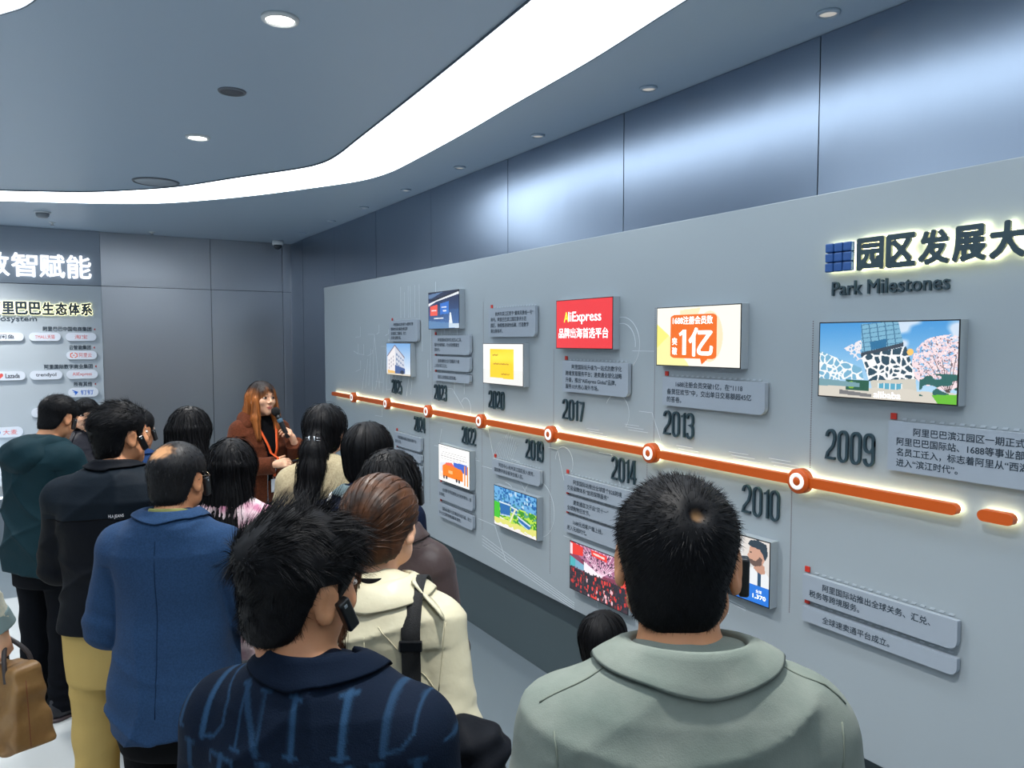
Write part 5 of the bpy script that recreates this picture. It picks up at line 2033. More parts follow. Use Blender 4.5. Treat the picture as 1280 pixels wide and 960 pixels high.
tl = tail([(-.005, -.100, -.012), (-.012, -.135, -.05), (-.018, -.142, -.14), (-.012, -.150, -.23), (-.008, -.155, -.285)], [.020, .026, .027, .022, .010])


def pony(Q, cap=capw, t=tl):
    a = np.arctan2(Q[:, 0] - tie[0], Q[:, 2] - tie[2])
    return smin(cap(Q) + .0012 * np.sin(a * 40) * (Q[:, 1] < .06), t(Q), .012)


def to_tie(P):
    v = tie - P
    below = P[:, 2] < tie[2] - .012
    near = np.linalg.norm(v, axis=1) < .03
    out = v / np.maximum(np.linalg.norm(v, axis=1, keepdims=True), .01)
    tailp = (P[:, 1] < -.118) & (P[:, 2] < .0)
    out[tailp | near] = G
    return out


P3.hair(pony, M_HAIRB, [dict(type='flow', n=900, step=.012, k=11, flow=to_tie, off=.0025, wd=.0013, seed=3), dict(type='flow', n=350, step=.02, k=10, flow=lambda P: np.tile(G, (len(P), 1)), off=.006, wd=.0014, seed=4, where=lambda c: (c[:, 1] < -.115) * 1.)], h=.005)
mb = MB()
for k in range(12):                                   # cluster of small stones on a black tie
    a = k * .9
    c = tie + A3([.014 + .008 * math.sin(a * 2.1), -.024 - .003 * (k % 3), -.016 + .034 * (k / 11 - .5)])
    bm = bmesh.new()
    bmesh.ops.create_icosphere(bm, subdivisions=1, radius=.0058 if k % 2 else .0045)
    bm.transform(Matrix.Translation(Vector([float(v) for v in P3.H(c[None])[0]])))
    mb.bm(bm)
st = P3.child(mb, 'jewelled_hair_tie', mat('clear_stone', (206, 210, 214), .08, .6))
mb = MB()
bm = bmesh.new()
bmesh.ops.create_icosphere(bm, subdivisions=3, radius=1)
V = np.array([v.co[:] for v in bm.verts], f32)
F = [tuple(v.index for v in f.verts) for f in bm.faces]
bm.free()
V = V * A3([.024, .016, .015]) * (1 + .12 * np.sin(V[:, :1] * 9) * np.sin(V[:, 2:] * 11)) + tie + A3([-.004, -.008, .0])
mb.add(P3.H(V), F, 0, True)
mb.build('black_scrunchie', C_BLACK, st)

# her black shoulder bag
BAG = thing('shoulder_bag', 'puffy black bag on a wide strap behind the woman in cream leather', 'bag', tuple(P3.W((.12, -.175, 1.00))), (0, 0, R(-30)))


def bagf(P):
    d = s_box(P, (0, 0, .04), (.19, .062, .155), .05)
    d = smin(d, s_cap(P, (-.12, 0, .175), (.11, 0, .165), .022, .026), .05)
    return d + .006 * np.sin(P[:, 0] * 34 + 5 * np.sin(P[:, 2] * 20)) * np.sin(P[:, 2] * 27 + 1) + .004 * np.sin(P[:, 0] * 80 + P[:, 2] * 46)


V, F = polygonise(bagf, (-.26, -.13, -.16), (.26, .13, .26), .006)
MB().add(V, F, 0, True).build('body', C_BLACKJ, BAG)
mb = MB()
mb.tube([(.10 + .014 * math.cos(R(a)), -.078, .065 + .014 * math.sin(R(a))) for a in range(0, 300, 20)], .003, 8)
mb.build('ring', M_STEEL, BAG)
Binv = (Matrix.Translation(BAG.location) @ Euler(BAG.rotation_euler).to_matrix().to_4x4()).inverted()
pts = [A3((.100, -.178, 1.175))]
for t in np.linspace(0, 1, 10):
    q = march(P3.jf, (.100, -.45, 1.19 + .20 * t), (0, 1, 0))
    if q is not None:
        pts.append(q + A3([0, -.008, 0]))
for t in np.linspace(0, 1, 10):
    q = march(P3.jf, (.100, -.085 + .15 * t, 1.75), (0, 0, -1))
    if q is not None and q[2] > 1.30:
        pts.append(q + A3([0, 0, .008]))
for t in np.linspace(0, 1, 6):
    q = march(P3.jf, (.100, .45, 1.34 - .25 * t), (0, -1, 0))
    if q is not None:
        pts.append(q + A3([0, .008, 0]))
Lw = [Binv @ Vector(P3.W(q + A3([-.021, 0, 0]))) for q in pts]
Rw_ = [Binv @ Vector(P3.W(q + A3([.021, 0, 0]))) for q in pts]
n = len(pts)
o = MB().add([tuple(v) for v in Lw + Rw_], [(i, i + 1, n + i + 1, n + i) for i in range(n - 1)], 0, True).build('strap', mat('black_webbing', (13, 14, 17), .7, bump=.5, bscale=500), BAG)
o.modifiers.new('thick', 'SOLIDIFY').thickness = .004
for z in (1.355, 1.19):
    mb = MB()
    q = march(P3.jf, (.100, -.45, z), (0, 1, 0))
    c = Binv @ Vector(P3.W(q + A3([0, -.012, 0])))
    mb.box((c.x - .025, c.y - .005, c.z - .012), (c.x + .025, c.y + .004, c.z + .012), .003)
    mb.build('slider', M_BLACK, BAG)

# ================================================================== 4 person in brown leather
hd = (.885, 2.15)
P4 = Person('person with a black bob in a dark brown leather jacket', at_head(hd, -36), -36, 1.610, 'f', head_yaw=-10, head_pitch=-6, head_off=(0, .045, 0), h=.008)
P4.jacket('jacket', C_BROWNL, off=.026, hem=.82, arm=.024, wr=0.0065, seed=9)
P4.collar(C_BROWNL, 'shirt', hgt=.024, fold=.048, wide=.034, zb=1.452, opening=34)
P4.trousers(C_DARKP)
P4.shoes(M_SHOE)
long_hair(P4, M_HAIR, n=500, zend=-.125, wid=.092, thin=.06, part=.004)
earpiece(P4, 'black clip earpiece on the person in brown leather', 1, 15)

# ================================================================== 5 person in navy with bead strap
hd = (.985, 2.615)
P5 = Person('person in a navy jacket with a white bead strap on the shoulder', at_head(hd, -30), -30, 1.640, 'f', head_yaw=-8, head_pitch=-4, head_off=(0, .045, 0), h=.008, build=1.05)
P5.jacket('jacket', C_NAVY, off=.026, hem=.82, arm=.024, wr=0.0058, seed=12)
P5.collar(C_SHIRTG, 'shirt', hgt=.034, fold=.048, wide=.030, zb=1.456, opening=32)
P5.trousers(C_DARKP)
P5.shoes(M_SHOE)
capn = P5.hair_cap(.019, .016, line=[-.095, -.095, -.085, -.062, -.035, -.012, -.004, .0, .018, .044, .064, .072, .074], rough=.0006)
P5.hair(capn, M_HAIR, [dict(type='flow', n=600, step=.016, k=10, flow=lambda P: np.tile(G, (len(P), 1)), off=.004, wd=.0018, seed=33)], h=.005)
HB = thing('handbag', 'small dark handbag with a white bead strap on the shoulder of the person in navy', 'bag', tuple(P5.W((-.30, .0, .80))), (0, 0, R(-30)))
Hinv = (Matrix.Translation(HB.location) @ Euler(HB.rotation_euler).to_matrix().to_4x4()).inverted()
MB().box((-.045, -.11, -.08), (.045, .11, .08), .02, seg=3).build('body', C_NAVY, HB)
pts = []
for t in np.linspace(0, 1, 9):
    q = march(P5.jf, (-.125 - .06 * t, -.45, 1.40 - .34 * t), (0, 1, 0))
    if q is not None:
        pts.append(q + A3([0, -.006, 0]))
pts = pts[::-1]
for t in np.linspace(0, 1, 8):
    q = march(P5.jf, (-.125, -.085 + .15 * t, 1.75), (0, 0, -1))
    if q is not None and q[2] > 1.28:
        pts.append(q + A3([0, 0, .006]))
pts = [A3((-.29, -.11, .88)), A3((-.25, -.14, 1.0))] + pts
pts = smooth_curve(pts, 6)
mb = MB()
acc, last = 0., None
for q in pts:
    if last is None or np.linalg.norm(q - last) > .0125:
        bm = bmesh.new()
        bmesh.ops.create_icosphere(bm, subdivisions=2, radius=.0064)
        bm.transform(Matrix.Translation(Hinv @ Vector(P5.W(q))))
        mb.bm(bm)
        last = q
mb.build('bead_strap', mat('white_bead', (238, 238, 234), .25), HB)['label'] = 'strap of white beads'

# ================================================================== 6 woman in beige wool
hd = (1.05, 3.31)
P6 = Person('woman in a beige wool coat, long black hair in a silver claw clip', at_head(hd, -26), -26, 1.655, 'f', head_yaw=-14, head_off=(0, .04, 0), h=.008)
P6.jacket('coat', C_BEIGE, off=.030, hem=.60, arm=.028, wr=0.0058, seed=15)
P6.trousers(C_DARKP)
P6.shoes(M_SHOE)


def h6(Q):
    a = P6cap(Q)
    b = long6(Q)
    return smin(a, b, .02)


P6cap = P6.hair_cap(.018, .013, line=WL, rough=.0008)
long6 = tail([(0, -.098, -.02), (-.004, -.125, -.07), (-.004, -.150, -.15), (-.008, -.178, -.24), (-.02, -.182, -.31)], [.045, .055, .056, .048, .022])
P6.hair(h6, M_HAIR, [dict(type='flow', n=800, step=.024, k=14, flow=lambda P: np.tile(G, (len(P), 1)), off=.012, wd=.0022, seed=5)], h=.006)
mb = MB()
for sd in (1, -1):
    for k in range(5):
        z = -.028 + (k - 2) * .011
        mb.tube([P6.H(np.array([[sd * (.010 + .004 * (k % 2)), -.145, z], [sd * .022, -.152, z - .002], [sd * .034, -.143, z - .004]], f32))[i] for i in range(3)], .0022, 6)
    mb.tube([P6.H(np.array([[sd * .012, -.152, -.056]], f32))[0], P6.H(np.array([[sd * .012, -.155, 0.]], f32))[0]], .003, 6)
P6.child(mb, 'claw_clip', M_STEEL)
mb = MB()                                             # plaited strap down the back
pts = smooth_curve([(-.075, -.05, 1.425), (-.085, -.13, 1.36), (-.09, -.155, 1.27), (-.07, -.16, 1.18), (-.04, -.155, 1.10)], 6)
pts = [march(P6.jf, (p_[0], -.5, p_[2]), (0, 1, 0)) if p_[2] < 1.38 else A3(p_) for p_ in pts]
pts = [q + A3([0, -.007, 0]) for q in pts if q is not None]
for ph in (0, 2.1, 4.2):
    mb.tube([(q + A3([.007 * math.cos(i * .8 + ph), 0, .004 * math.sin(i * .8 + ph)])) * P6.k for i, q in enumerate(pts)], .006, 6)
tag(mb.build('plaited_strap', M_BLACK, None, P6.loc, (0, 0, R(P6.rot))), 'black plaited bag strap lying on the back of the beige coat', 'bag strap')

# ================================================================== 7 guide with the microphone
hd = (1.238, 5.30)
gr = -166
LHd = (.30, -.30, .95)
P7 = Person('woman with dyed orange-brown hair in a rust jacket speaking into a black microphone', at_head(hd, gr, .04), gr, 1.662, 'f', head_yaw=8, head_pitch=2, head_roll=-3, head_off=(0, .04, 0), h=.0048, face=True,
            arms={1: ((.215, .03, 1.115), (.040, .245, 1.145)), -1: ((-.245, .11, 1.10), (-.135, .235, 1.275))},
            hands={1: dict(d=(-.93, .30, .12), n=(.1, -.75, -.6), curl=(34, 36, 22)), -1: dict(d=(.42, .10, .88), n=(.70, -.55, -.30), curl=(42, 50, 30), thumb=(.55, .75, .5))})


def open_front(c):
    return (np.abs(c[:, 0] - .0) < .018 + .05 * np.clip((c[:, 2] - 1.18) / .2, 0, 1)) & (c[:, 1] > .05) & (c[:, 2] > 1.02) & (c[:, 2] < 1.46) & (c[:, 1] < .17)


P7.jacket('jacket', [C_RUST, C_BLACK], off=.030, hem=.86, arm=.030, wr=0.0058, seed=21, h=.006, sleeve=1.10, front=open_front)
P7.hood(C_RUST, .125, .07, .085)
mb = MB()                                             # zip
P7.seam(mb, [((.018 * (1 if k % 2 else 1), .5, 1.20 - .33 * k / 14), (0, -1, 0)) for k in range(15)], .003)
P7.child(mb, 'zip', M_STEEL)
P7.trousers(C_BLACK)
P7.shoes(M_SHOE)


def dyed(Q):
    t = np.clip((.085 - Q[:, 2] + .02 * np.sin(Q[:, 0] * 90)) / .09, 0, 1)[:, None]
    a, b = np.array(lin((30, 20, 17))), np.array(lin((178, 108, 52)))
    v = (.75 + .25 * np.sin(Q[:, 0] * 240 + Q[:, 1] * 130))[:, None]
    return a + (b - a) * t * t * (3 - 2 * t) * v


def h7(Q):
    d = long_field(zend=-.27, wid=.098, thin=.056, face=(.058, .085, .108), fy=.112, zt=-.012)(Q)
    for sd in (1, -1):
        lock = s_cap(Q, (sd * .070, .035, .0), (sd * .082, .045, -.13), .022, .026)
        lock = smin(lock, s_cap(Q, (sd * .082, .045, -.13), (sd * .074, .075, -.27), .026, .012), .02)
        d = smin(d, lock + .002 * np.sin(Q[:, 0] * 260), .016)
    return smax(d, -s_ell(Q, (0, .118, -.030), (.050, .070, .100)), .010)


P7.hair(h7, M_HAIRC, [dict(type='flow', n=900, step=.026, k=14, flow=lambda P: np.tile(G, (len(P), 1)), off=.006, wd=.0024, seed=9),
                      dict(type='short', n=90, k=5, flow=lambda P: np.tile(A3([0, .5, -1]), (len(P), 1)), len=lambda P: .040 + 0 * P[:, 0], up=.15, lay=1., messy=.12, droop=.5, wd=.0022, seed=10, where=lambda c: ((c[:, 1] > .075) & (c[:, 2] > .055) & (c[:, 2] < .085)) * 1. + 1e-9)], h=.0055, colfn=dyed)
mc = [float(v) for v in P7.H(np.array([[-.004, .150, -.085]], f32))[0]]
mv = Vector((-.26, .35, -.90)).normalized()
MIC = thing('microphone', 'black handheld microphone held to the mouth of the woman in the rust jacket', 'microphone', tuple(P7.M @ Vector(mc)), (0, 0, R(gr)))
MQ = Vector((0, 0, -1)).rotation_difference(mv).to_matrix().to_4x4()
MB().lathe([(.001, .030), (.018, .027), (.027, .014), (.029, 0), (.026, -.016), (.020, -.026), (.001, -.027)], 28, M=MQ).build('foam_head', mat('black_foam', (12, 13, 16), .95, bump=.8, bscale=300), MIC)
MB().lathe([(.018, -.026), (.017, -.05), (.0155, -.15), (.0155, -.19), (.012, -.196), (.001, -.196)], 24, M=MQ).build('handle', M_BLACK, MIC)
MB().lathe([(.0178, -.055), (.0186, -.058), (.0186, -.078), (.0172, -.081)], 24, M=MQ).build('display_band', mat('band_blue', (70, 100, 120), .3), MIC)
CL = thing('presenter_remote', 'small black remote held forward in the right hand of the woman in the rust jacket', 'remote', tuple(P7.W((-.105, .272, 1.160))), (R(0), R(-12), R(gr + 168)))
MB().box((-.012, -.011, -.007), (.095, .011, .007), .004).build('body', M_BLACK, CL)
MB().box((.02, -.005, .006), (.035, .005, .0085), .001).build('button', mat('yellow_button', (190, 170, 60), .4), CL)
LY_ = thing('lanyard', 'orange lanyard with a white badge on the chest of the woman in the rust jacket', 'lanyard', tuple(P7.W((0, .13, 1.06))), (0, 0, R(gr)))
o0 = A3((0, .13, 1.06))
mb = MB()
for sd in (1, -1):
    pts = []
    for t in np.linspace(0, 1, 14):
        x, z = sd * (.072 * (1 - t) ** 1.2 + .006) - .014 * t, 1.425 - .275 * t
        q = march(P7.jf, (x, .5, z), (0, -1, 0))
        if q is not None:
            pts.append(q + A3([0, .010 + .012 * t, 0]) - o0)
    L_ = [(q + A3([-.0085, 0, 0])) * P7.k for q in pts]
    R_ = [(q + A3([.0085, 0, 0])) * P7.k for q in pts]
    n = len(pts)
    mb.add(L_ + R_, [(i, i + 1, n + i + 1, n + i) for i in range(n - 1)], 0, True)
    end = pts[-1]
o = mb.build('strap', mat('orange_ribbon', (232, 92, 34), .7), LY_)
o.modifiers.new('thick', 'SOLIDIFY').thickness = .002
e = end * P7.k
mb = MB()
mb.box((e[0] - .008, e[1] - .002, e[2] - .10), (e[0] + .008, e[1] + .002, e[2] + .01), .001)
mb.build('drop_ribbon', mat('orange_ribbon', (232, 92, 34), .7), LY_)
mb = MB()
mb.box((e[0] - .026, e[1] - .003, e[2] - .205), (e[0] + .026, e[1] + .003, e[2] - .115), .003)
bd = mb.build('badge', mat('badge_white', (226, 232, 242), .3), LY_)
mb = MB()
mb.tube([(e[0] + .009 * math.cos(R(a)), e[1], e[2] - .107 + .009 * math.sin(R(a))) for a in range(0, 361, 30)], .002, 6)
mb.build('clip', M_STEEL, LY_)
HB7 = thing('handbag', 'black bag on the forearm of the woman in the rust jacket', 'bag', tuple(P7.W((-.265, .10, .985))), (0, 0, R(gr)))
V, F = polygonise(lambda P: s_box(P, (0, 0, 0), (.055, .115, .065), .025) + .003 * np.sin(P[:, 1] * 60) * np.sin(P[:, 2] * 50), (-.09, -.16, -.11), (.09, .16, .11), .006)
MB().add(V, F, 0, True).build('body', mat('black_leather', (18, 18, 22), .4, bump=.1, bscale=200), HB7)
mb = MB()
mb.tube(smooth_curve([(0, -.08, .05), (0, -.06, .12), (0, 0, .15), (0, .06, .12), (0, .08, .05)], 5), .006, 8)
mb.build('handle', M_BLACK, HB7)

# ================================================================== 8 woman in pink tweed
hd = (.590, 2.99)
P8 = Person('long-haired woman in a white and pink tweed jacket with a pale skirt', at_head(hd, -22), -22, 1.572, 'f', head_yaw=-8, head_off=(0, .04, 0), h=.008)
P8.jacket('jacket', C_TWEED, off=.024, hem=.86, arm=.022, wr=0.0058, seed=25, fit=.03, h=.008)
P8.collar(C_TWEED, 'stand', hgt=.02, zb=1.445, opening=30)
P8.skirt(C_SKIRT, .30, .98, .26)
P8.shoes(M_SHOE)
long_hair(P8, M_HAIR, n=800, zend=-.29, wid=.092, thin=.050, wd=.0024, off=.010, seed=13)

# ================================================================== 9 man with the bald spot
hd = (.345, 2.60)
P9 = Person('balding man with glasses in a blue blazer and black trousers, seen from behind', at_head(hd, -30), -30, 1.618, 'm', head_yaw=-12, head_pitch=-6, head_off=(0, .05, 0), h=.0065, build=1.02, face=True,
            arms={1: ((.235, .06, 1.13), (.10, .27, 1.08)), -1: ((-.215, .0, 1.11), (-.12, .23, 1.04))})
P9.jacket('blazer', C_BLAZER, off=.028, hem=.80, arm=.026, wr=0.0072, seed=31, flare=.012)
P9.collar(C_BLAZER, 'shirt', 'collar', hgt=.036, fold=.044, wide=.022, zb=1.464, opening=40, rx=.078, ry=.076)
P9.collar(mat('olive_shirt', (120, 124, 70), .8), 'stand', 'shirt_collar', hgt=.045, zb=1.466, rx=.068, ry=.068, opening=12)
mb = MB()
P9.seam(mb, [((0., -.45, 1.42 - .55 * t), (0, 1, 0)) for t in np.linspace(0, 1, 16)], .0012)
P9.child(mb, 'back_seam', mat('seam_blue', (22, 40, 66), .9, spec=.05))
P9.trousers(C_BLACK, seed=5)
P9.shoes(M_SHOE)
bs = ((-.014, -.072, .088), (.040, .034, .030), .010)
cap = P9.hair_cap(.014, .009, bald=bs, rough=.0006)
far = lambda c: (np.linalg.norm((c - A3(bs[0])) / A3(bs[1]), axis=1) > .62 + .5 * np.random.default_rng(4).random(len(c))) * 1.


def crown(Q):
    d = np.sqrt((((Q - A3(bs[0])) / A3(bs[1])) ** 2).sum(1))
    d = d + .10 * np.sin(Q[:, 0] * 300 + 2 * np.sin(Q[:, 1] * 170)) + .08 * np.sin(Q[:, 1] * 260 + Q[:, 2] * 140)
    t = np.clip((d - .50) / .85, 0, 1)[:, None]
    t = t * t * (3 - 2 * t)
    return np.array(lin((186, 136, 92))) * (1 - t) + np.array(lin((19, 20, 23))) * t


P9.hair(cap, mat('greying_hair', (20, 21, 24), .5, spec=.2, attr=True), [dict(type='short', n=3000, k=4, flow=lambda P: np.tile(A3([0, -.35, -1]), (len(P), 1)) + (P - A3(bs[0])) * A3([6, 6, 0]), len=lambda P: .016 + 0 * P[:, 0], up=.25, lay=1., messy=.14, wd=.0015, seed=15, where=far)], h=.0042, colfn=crown)
mb = MB()
for sd in (1, -1):
    mb.tube([P9.H(np.array([[sd * .031 + .021 * math.cos(R(a)), .100 - .003 * abs(math.cos(R(a))), .006 + .016 * math.sin(R(a))]], f32))[0] for a in range(0, 361, 20)], .0011, 6)
    mb.tube([P9.H(np.array([q], f32))[0] for q in ((sd * .052, .098, .010), (sd * .074, .070, .012), (sd * .082, .010, .014), (sd * .083, -.012, .002))], .0013, 6)
mb.tube([P9.H(np.array([q], f32))[0] for q in ((-.010, .101, .010), (0, .104, .012), (.010, .101, .010))], .0012, 6)
P9.child(mb, 'glasses', mat('gold_wire', (150, 140, 120), .25, 1.))
earpiece(P9, 'black clip earpiece on the balding man in the blue blazer', 1, 12)

# ================================================================== 10 woman with a black bob at the back
hd = (.54, 3.66)
P10 = Person('woman with a straight black bob, standing just beyond the balding man', at_head(hd, -16), -16, 1.645, 'f', head_yaw=-14, head_off=(0, .04, 0), h=.009)
P10.jacket('jacket', C_BLACK, off=.024, hem=.82, arm=.022, wr=0.0058, seed=35)
P10.trousers(C_DARKP)
P10.shoes(M_SHOE)
long_hair(P10, M_HAIR, n=700, zend=-.175, wid=.098, thin=.060, seed=17)

# ================================================================== 11 man in black jacket, khaki trousers
hd = (.222, 3.16)
P11 = Person('man in a black jacket and khaki trousers with his head turned right', at_head(hd, -22), -22, 1.708, 'm', head_yaw=-36, head_pitch=2, head_off=(0, .05, 0), h=.0065, face=True, build=1.05,
             arms={1: ((.215, .06, 1.12), (.10, .28, 1.10)), -1: ((-.21, .03, 1.11), (-.10, .27, 1.06))})
P11.jacket('jacket', [C_BLACKJ, C_BLACKY], off=.030, hem=.90, arm=.024, wr=0.0058, seed=41, flare=.006, front=lambda c: (c[:, 2] > 1.318 - .06 * np.abs(c[:, 0])) * 1)
P11.collar(C_BLACKJ, 'shirt', hgt=.048, fold=.044, wide=.020, zb=1.466, opening=30)
mb = MB()
P11.seam(mb, [((x, -.45, 1.318 - .06 * abs(x)), (0, 1, 0)) for x in np.linspace(-.21, .21, 24)], .0022)
P11.child(mb, 'yoke_seam', C_BLACK)
TV, TF = glyphs('HLA JEANS', 0., .006)
TV2 = on_back(P11, [(.022 + (v[0] - TV[:, 0].min()) * .0100, 1.324 + v[1] * .0150) for v in TV], .004)
P11.child(MB().add(TV2, TF), 'back_print', C_WHITE, 'small white back print')
P11.trousers(C_KHAKI, wide=.004, seed=7)
P11.shoes(M_SHOE)
cap = P11.hair_cap(.019, .006, rough=.001)
P11.hair(cap, M_HAIR, [dict(type='short', n=3600, k=5, flow=lambda P: np.tile(A3([0, -1, .0]), (len(P), 1)) + (P[:, 2:] < .03) * G, len=lambda P: .016 + .018 * np.clip((P[:, 2] - .02) / .06, 0, 1), up=.35, lay=.9, messy=.16, droop=.2, wd=.0016, seed=19)], h=.005)
earpiece(P11, 'black clip earpiece on the man with khaki trousers', 1, 24)

# ================================================================== 12 man in teal parka
hd = (.035, 4.63)
P12 = Person('man in a dark teal hooded jacket, dark trousers and trainers, looking down at the left', at_head(hd, -52, .08), -52, 1.662, 'm', head_yaw=3, head_pitch=-20, head_off=(0, .085, -.012), h=.0065, face=True, build=1.08, stance=.10,
             arms={1: ((.24, .05, 1.10), (.11, .28, 1.13)), -1: ((-.25, .05, 1.10), (-.06, .28, 1.10))}, hands={1: dict(d=(-.6, .7, .2), n=(-.3, -.2, .9), curl=(40, 45, 30)), -1: dict(d=(.6, .7, .2), n=(.3, -.2, .9), curl=(40, 45, 30))})
P12.jacket('parka', C_TEAL, off=.040, hem=.78, arm=.034, wr=0.0072, seed=45, flare=.012)


P12.hood(C_TEAL)
P12.trousers(C_DARKP, wide=.012, seed=9)
P12.shoes(M_SHOE, mat('grey_sole', (70, 60, 64), .7))
cap = P12.hair_cap(.016, .006, rough=.001)
P12.hair(cap, M_HAIR, [dict(type='short', n=2600, k=4, flow=lambda P: np.tile(A3([0, .6, .0]), (len(P), 1)) + (P[:, 2:] < .05) * G, len=lambda P: .012 + .014 * np.clip((P[:, 2] - .02) / .06, 0, 1), up=.3, lay=.9, messy=.14, wd=.0016, seed=21)], h=.005)
earpiece(P12, 'black clip earpiece on the man in the teal hooded jacket', 1, 5)
PH = thing('mobile_phone', 'mobile phone held up in the hands of the man in teal', 'phone', tuple(P12.W((.03, .385, 1.155))), (R(-50), 0, R(-52)))
MB().box((-.036, -.075, -.004), (.036, .075, .004), .003).build('case', M_BLACK, PH)
MB().box((-.033, -.071, .0041), (.033, .071, .0046)).build('display', mat('phone_display', (150, 170, 190), .2, emit=(170, 190, 210), estr=.4), PH)

# ================================================================== 13 woman facing the camera
hd = (.205, 5.74)
P13 = Person('woman with a black fringe and dark shiny jacket, facing the camera', at_head(hd, 176, .04), 176, 1.558, 'f', head_yaw=8, head_pitch=0, head_off=(0, .04, 0), h=.0055, face=True,
             arms={1: ((.21, .05, 1.09), (.06, .26, 1.16)), -1: ((-.21, .05, 1.09), (-.05, .26, 1.13))}, hands={1: dict(d=(-.7, .5, .4), n=(-.2, -.8, .4), curl=(45, 45, 30)), -1: dict(d=(.8, .4, .3), n=(.2, -.8, .4), curl=(45, 45, 30))})
P13.jacket('jacket', C_DARKJ, off=.030, hem=.76, arm=.028, wr=0.0087, seed=51)
P13.collar(C_DARKJ, 'shirt', hgt=.02, fold=.06, wide=.055, zb=1.43, opening=44)
P13.collar(C_BLACK, 'stand', 'roll_neck', hgt=.06, zb=1.445, rx=.062, ry=.064, opening=3, drop=.02)
P13.trousers(C_DARKP)
P13.shoes(M_SHOE)


def h13(Q):
    d = long_field(zend=-.13, wid=.092, thin=.062, face=(.060, .085, .085), fy=.115, zt=-.005)(Q)
    fr = s_ell(Q, (0, .060, .064), (.062, .042, .034))
    return smin(d, fr + .0014 * np.sin(Q[:, 0] * 300), .012)


P13.hair(h13, M_HAIR, [dict(type='flow', n=600, step=.018, k=12, flow=lambda P: np.tile(G, (len(P), 1)), off=.004, wd=.0022, seed=23)], h=.0055)
PH = thing('mobile_phone', 'pale phone in the hands of the woman with the fringe', 'phone', tuple(P13.W((-.01, .335, 1.185))), (R(62), 0, R(176)))
MB().box((-.036, -.075, -.004), (.036, .075, .004), .003).build('case', mat('pale_phone', (214, 218, 222), .3), PH)
MB().box((-.033, -.071, .0041), (.033, .071, .0046)).build('display', M_BLACK, PH)

# ================================================================== 16 person in blue, mostly hidden
hd = (.375, 4.25)
P16 = Person('person in a blue jacket almost hidden behind the man with khaki trousers', at_head(hd, -30), -30, 1.60, 'm', head_yaw=-16, head_off=(0, .05, 0), h=.009, build=.86)
P16.jacket('jacket', C_BLUESH, off=.024, hem=.80, arm=.022, wr=0.0058, seed=55)
P16.collar(C_BLUESH, 'shirt', hgt=.05, fold=.05, wide=.03, zb=1.46)
P16.trousers(C_DARKP)
P16.shoes(M_SHOE)
cap = P16.hair_cap(.016, .008, rough=.001)
P16.hair(cap, M_HAIR, [dict(type='short', n=900, k=3, flow=lambda P: np.tile(G, (len(P), 1)), len=lambda P: .014 + 0 * P[:, 0], up=.3, lay=.9, messy=.14, wd=.002, seed=25)], h=.006)
earpiece(P16, 'black clip earpiece showing beside the jaw of the man with khaki trousers', 1, 20)

# ================================================================== 14 person at the left edge with a tan bag
P14 = Person('person at the left edge with a grey-blue cuff, carrying a tan bag', (-.495, 3.52, 0), -26, 1.66, 'f', head_yaw=0, head_off=(0, .04, 0), h=.0055, arms={1: ((.265, -.02, 1.08), (.33, .05, .862))},
             hands={1: dict(d=(.12, .10, -1), n=(-1, .1, 0), curl=(55, 65, 40), thumb=(.5, .6, .6))})
C_PALE = mat('pale_tweed', (206, 204, 186), .9, col2=(186, 190, 176), cscale=80, bump=.4, bscale=260)
P14.jacket('jacket', C_PALE, off=.028, hem=.80, arm=.030, wr=0.0058, seed=61)
e_, w_ = A3((.265, -.02, 1.08)), A3((.33, .05, .862))
dr = (w_ - e_) / np.linalg.norm(w_ - e_)


def cuff(P):
    d = s_cap(P, w_ - dr * .12, w_ + dr * .02, .064, .062)
    d = smax(d, np.maximum((P - (w_ - dr * .016)) @ dr, -((P - (w_ - dr * .085)) @ dr)), .004)
    return d


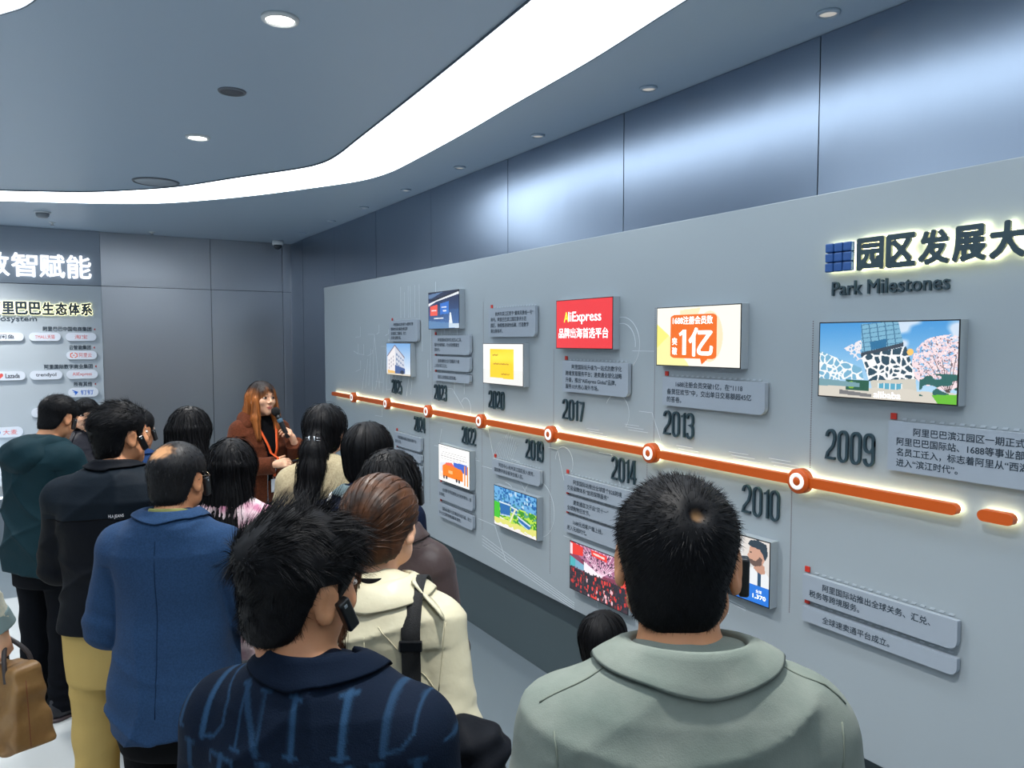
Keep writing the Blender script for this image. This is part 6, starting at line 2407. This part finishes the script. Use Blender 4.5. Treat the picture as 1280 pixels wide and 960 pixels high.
V, F = polygonise(cuff, (.20, -.10, .80), (.46, .18, 1.02), .005)
P14.child(MB().add(V * P14.k, F, 0, True), 'cuff', mat('grey_blue_cuff', (128, 150, 152), .85, bump=.3, bscale=300))
P14.trousers(C_DARKP)
P14.shoes(M_SHOE)
long_hair(P14, M_HAIR, n=300, zend=-.2, wid=.095, thin=.05, seed=27)
TB = thing('tote_bag', 'tan leather bag with dark handles carried at the left edge', 'bag', tuple(P14.W((.345, .07, .41))), (0, R(-4), R(-58)))
C_TAN = mat('tan_leather', (150, 116, 72), .5, col2=(134, 100, 60), cscale=12, bump=.15, bscale=120, wrinkle=0.40)


def totef(P):
    t = np.clip(P[:, 2] / .31, 0, 1)
    d = s_box(P * np.stack([1 + .12 * t, 1 + .55 * t, np.ones_like(t)], 1).astype(f32), (0, 0, .155), (.155, .085, .155), .02) * .8
    return d + .006 * np.sin(P[:, 0] * 26 + 4 * np.sin(P[:, 2] * 17)) * np.sin(P[:, 2] * 22 + P[:, 1] * 20) + .003 * np.sin(P[:, 0] * 60 - P[:, 2] * 45)


V, F = polygonise(totef, (-.20, -.13, -.03), (.20, .13, .35), .006)
MB().add(V, F, 0, True).build('body', C_TAN, TB)
for sd in (1, -1):
    MB().tube(smooth_curve([(-.085, sd * .05, .26), (-.075, sd * .045, .34), (-.03, sd * .016, .395), (.02, sd * .012, .40), (.07, sd * .045, .34), (.08, sd * .05, .26)], 6), .0085, 10).build('handle', mat('dark_handle', (62, 58, 60), .5), TB)
mb = MB()
mb.tube([(.155 - .004 * 0, -.02, .02 + .25 * t) for t in np.linspace(0, 1, 6)], .0015, 6)
mb.build('seam', mat('red_brown_seam', (120, 60, 40), .6), TB)

# ================================================================== 15 child by the board
hd = (1.55, 1.95)
P15 = Person('small child with black hair in a white top, close to the board', at_head(hd, -50, .03, .6), -50, .985, 'f', head_yaw=-28, head_pitch=4, head_off=(0, .03, .055), h=.010, hs=1.42, face=True)
P15.jacket('top', C_WHITE, off=.040, hem=.74, arm=.036, wr=0.0072, seed=65, h=.010)
P15.collar(C_WHITE, 'stand', hgt=.03, zb=1.45, rx=.082, ry=.08, opening=10)
P15.trousers(C_DARKP, wide=.02)
P15.shoes(M_SHOE)
WC = [-.085, -.085, -.075, -.055, -.022, .004, -.008, -.004, .010, .030, .038, .04, .04]
cap = P15.hair_cap(.016, .014, line=WC, rough=.0006)
P15.hair(cap, M_HAIR, [dict(type='flow', n=500, step=.014, k=9, flow=lambda P: np.tile(G, (len(P), 1)), off=.003, wd=.002, seed=29)], h=.006)
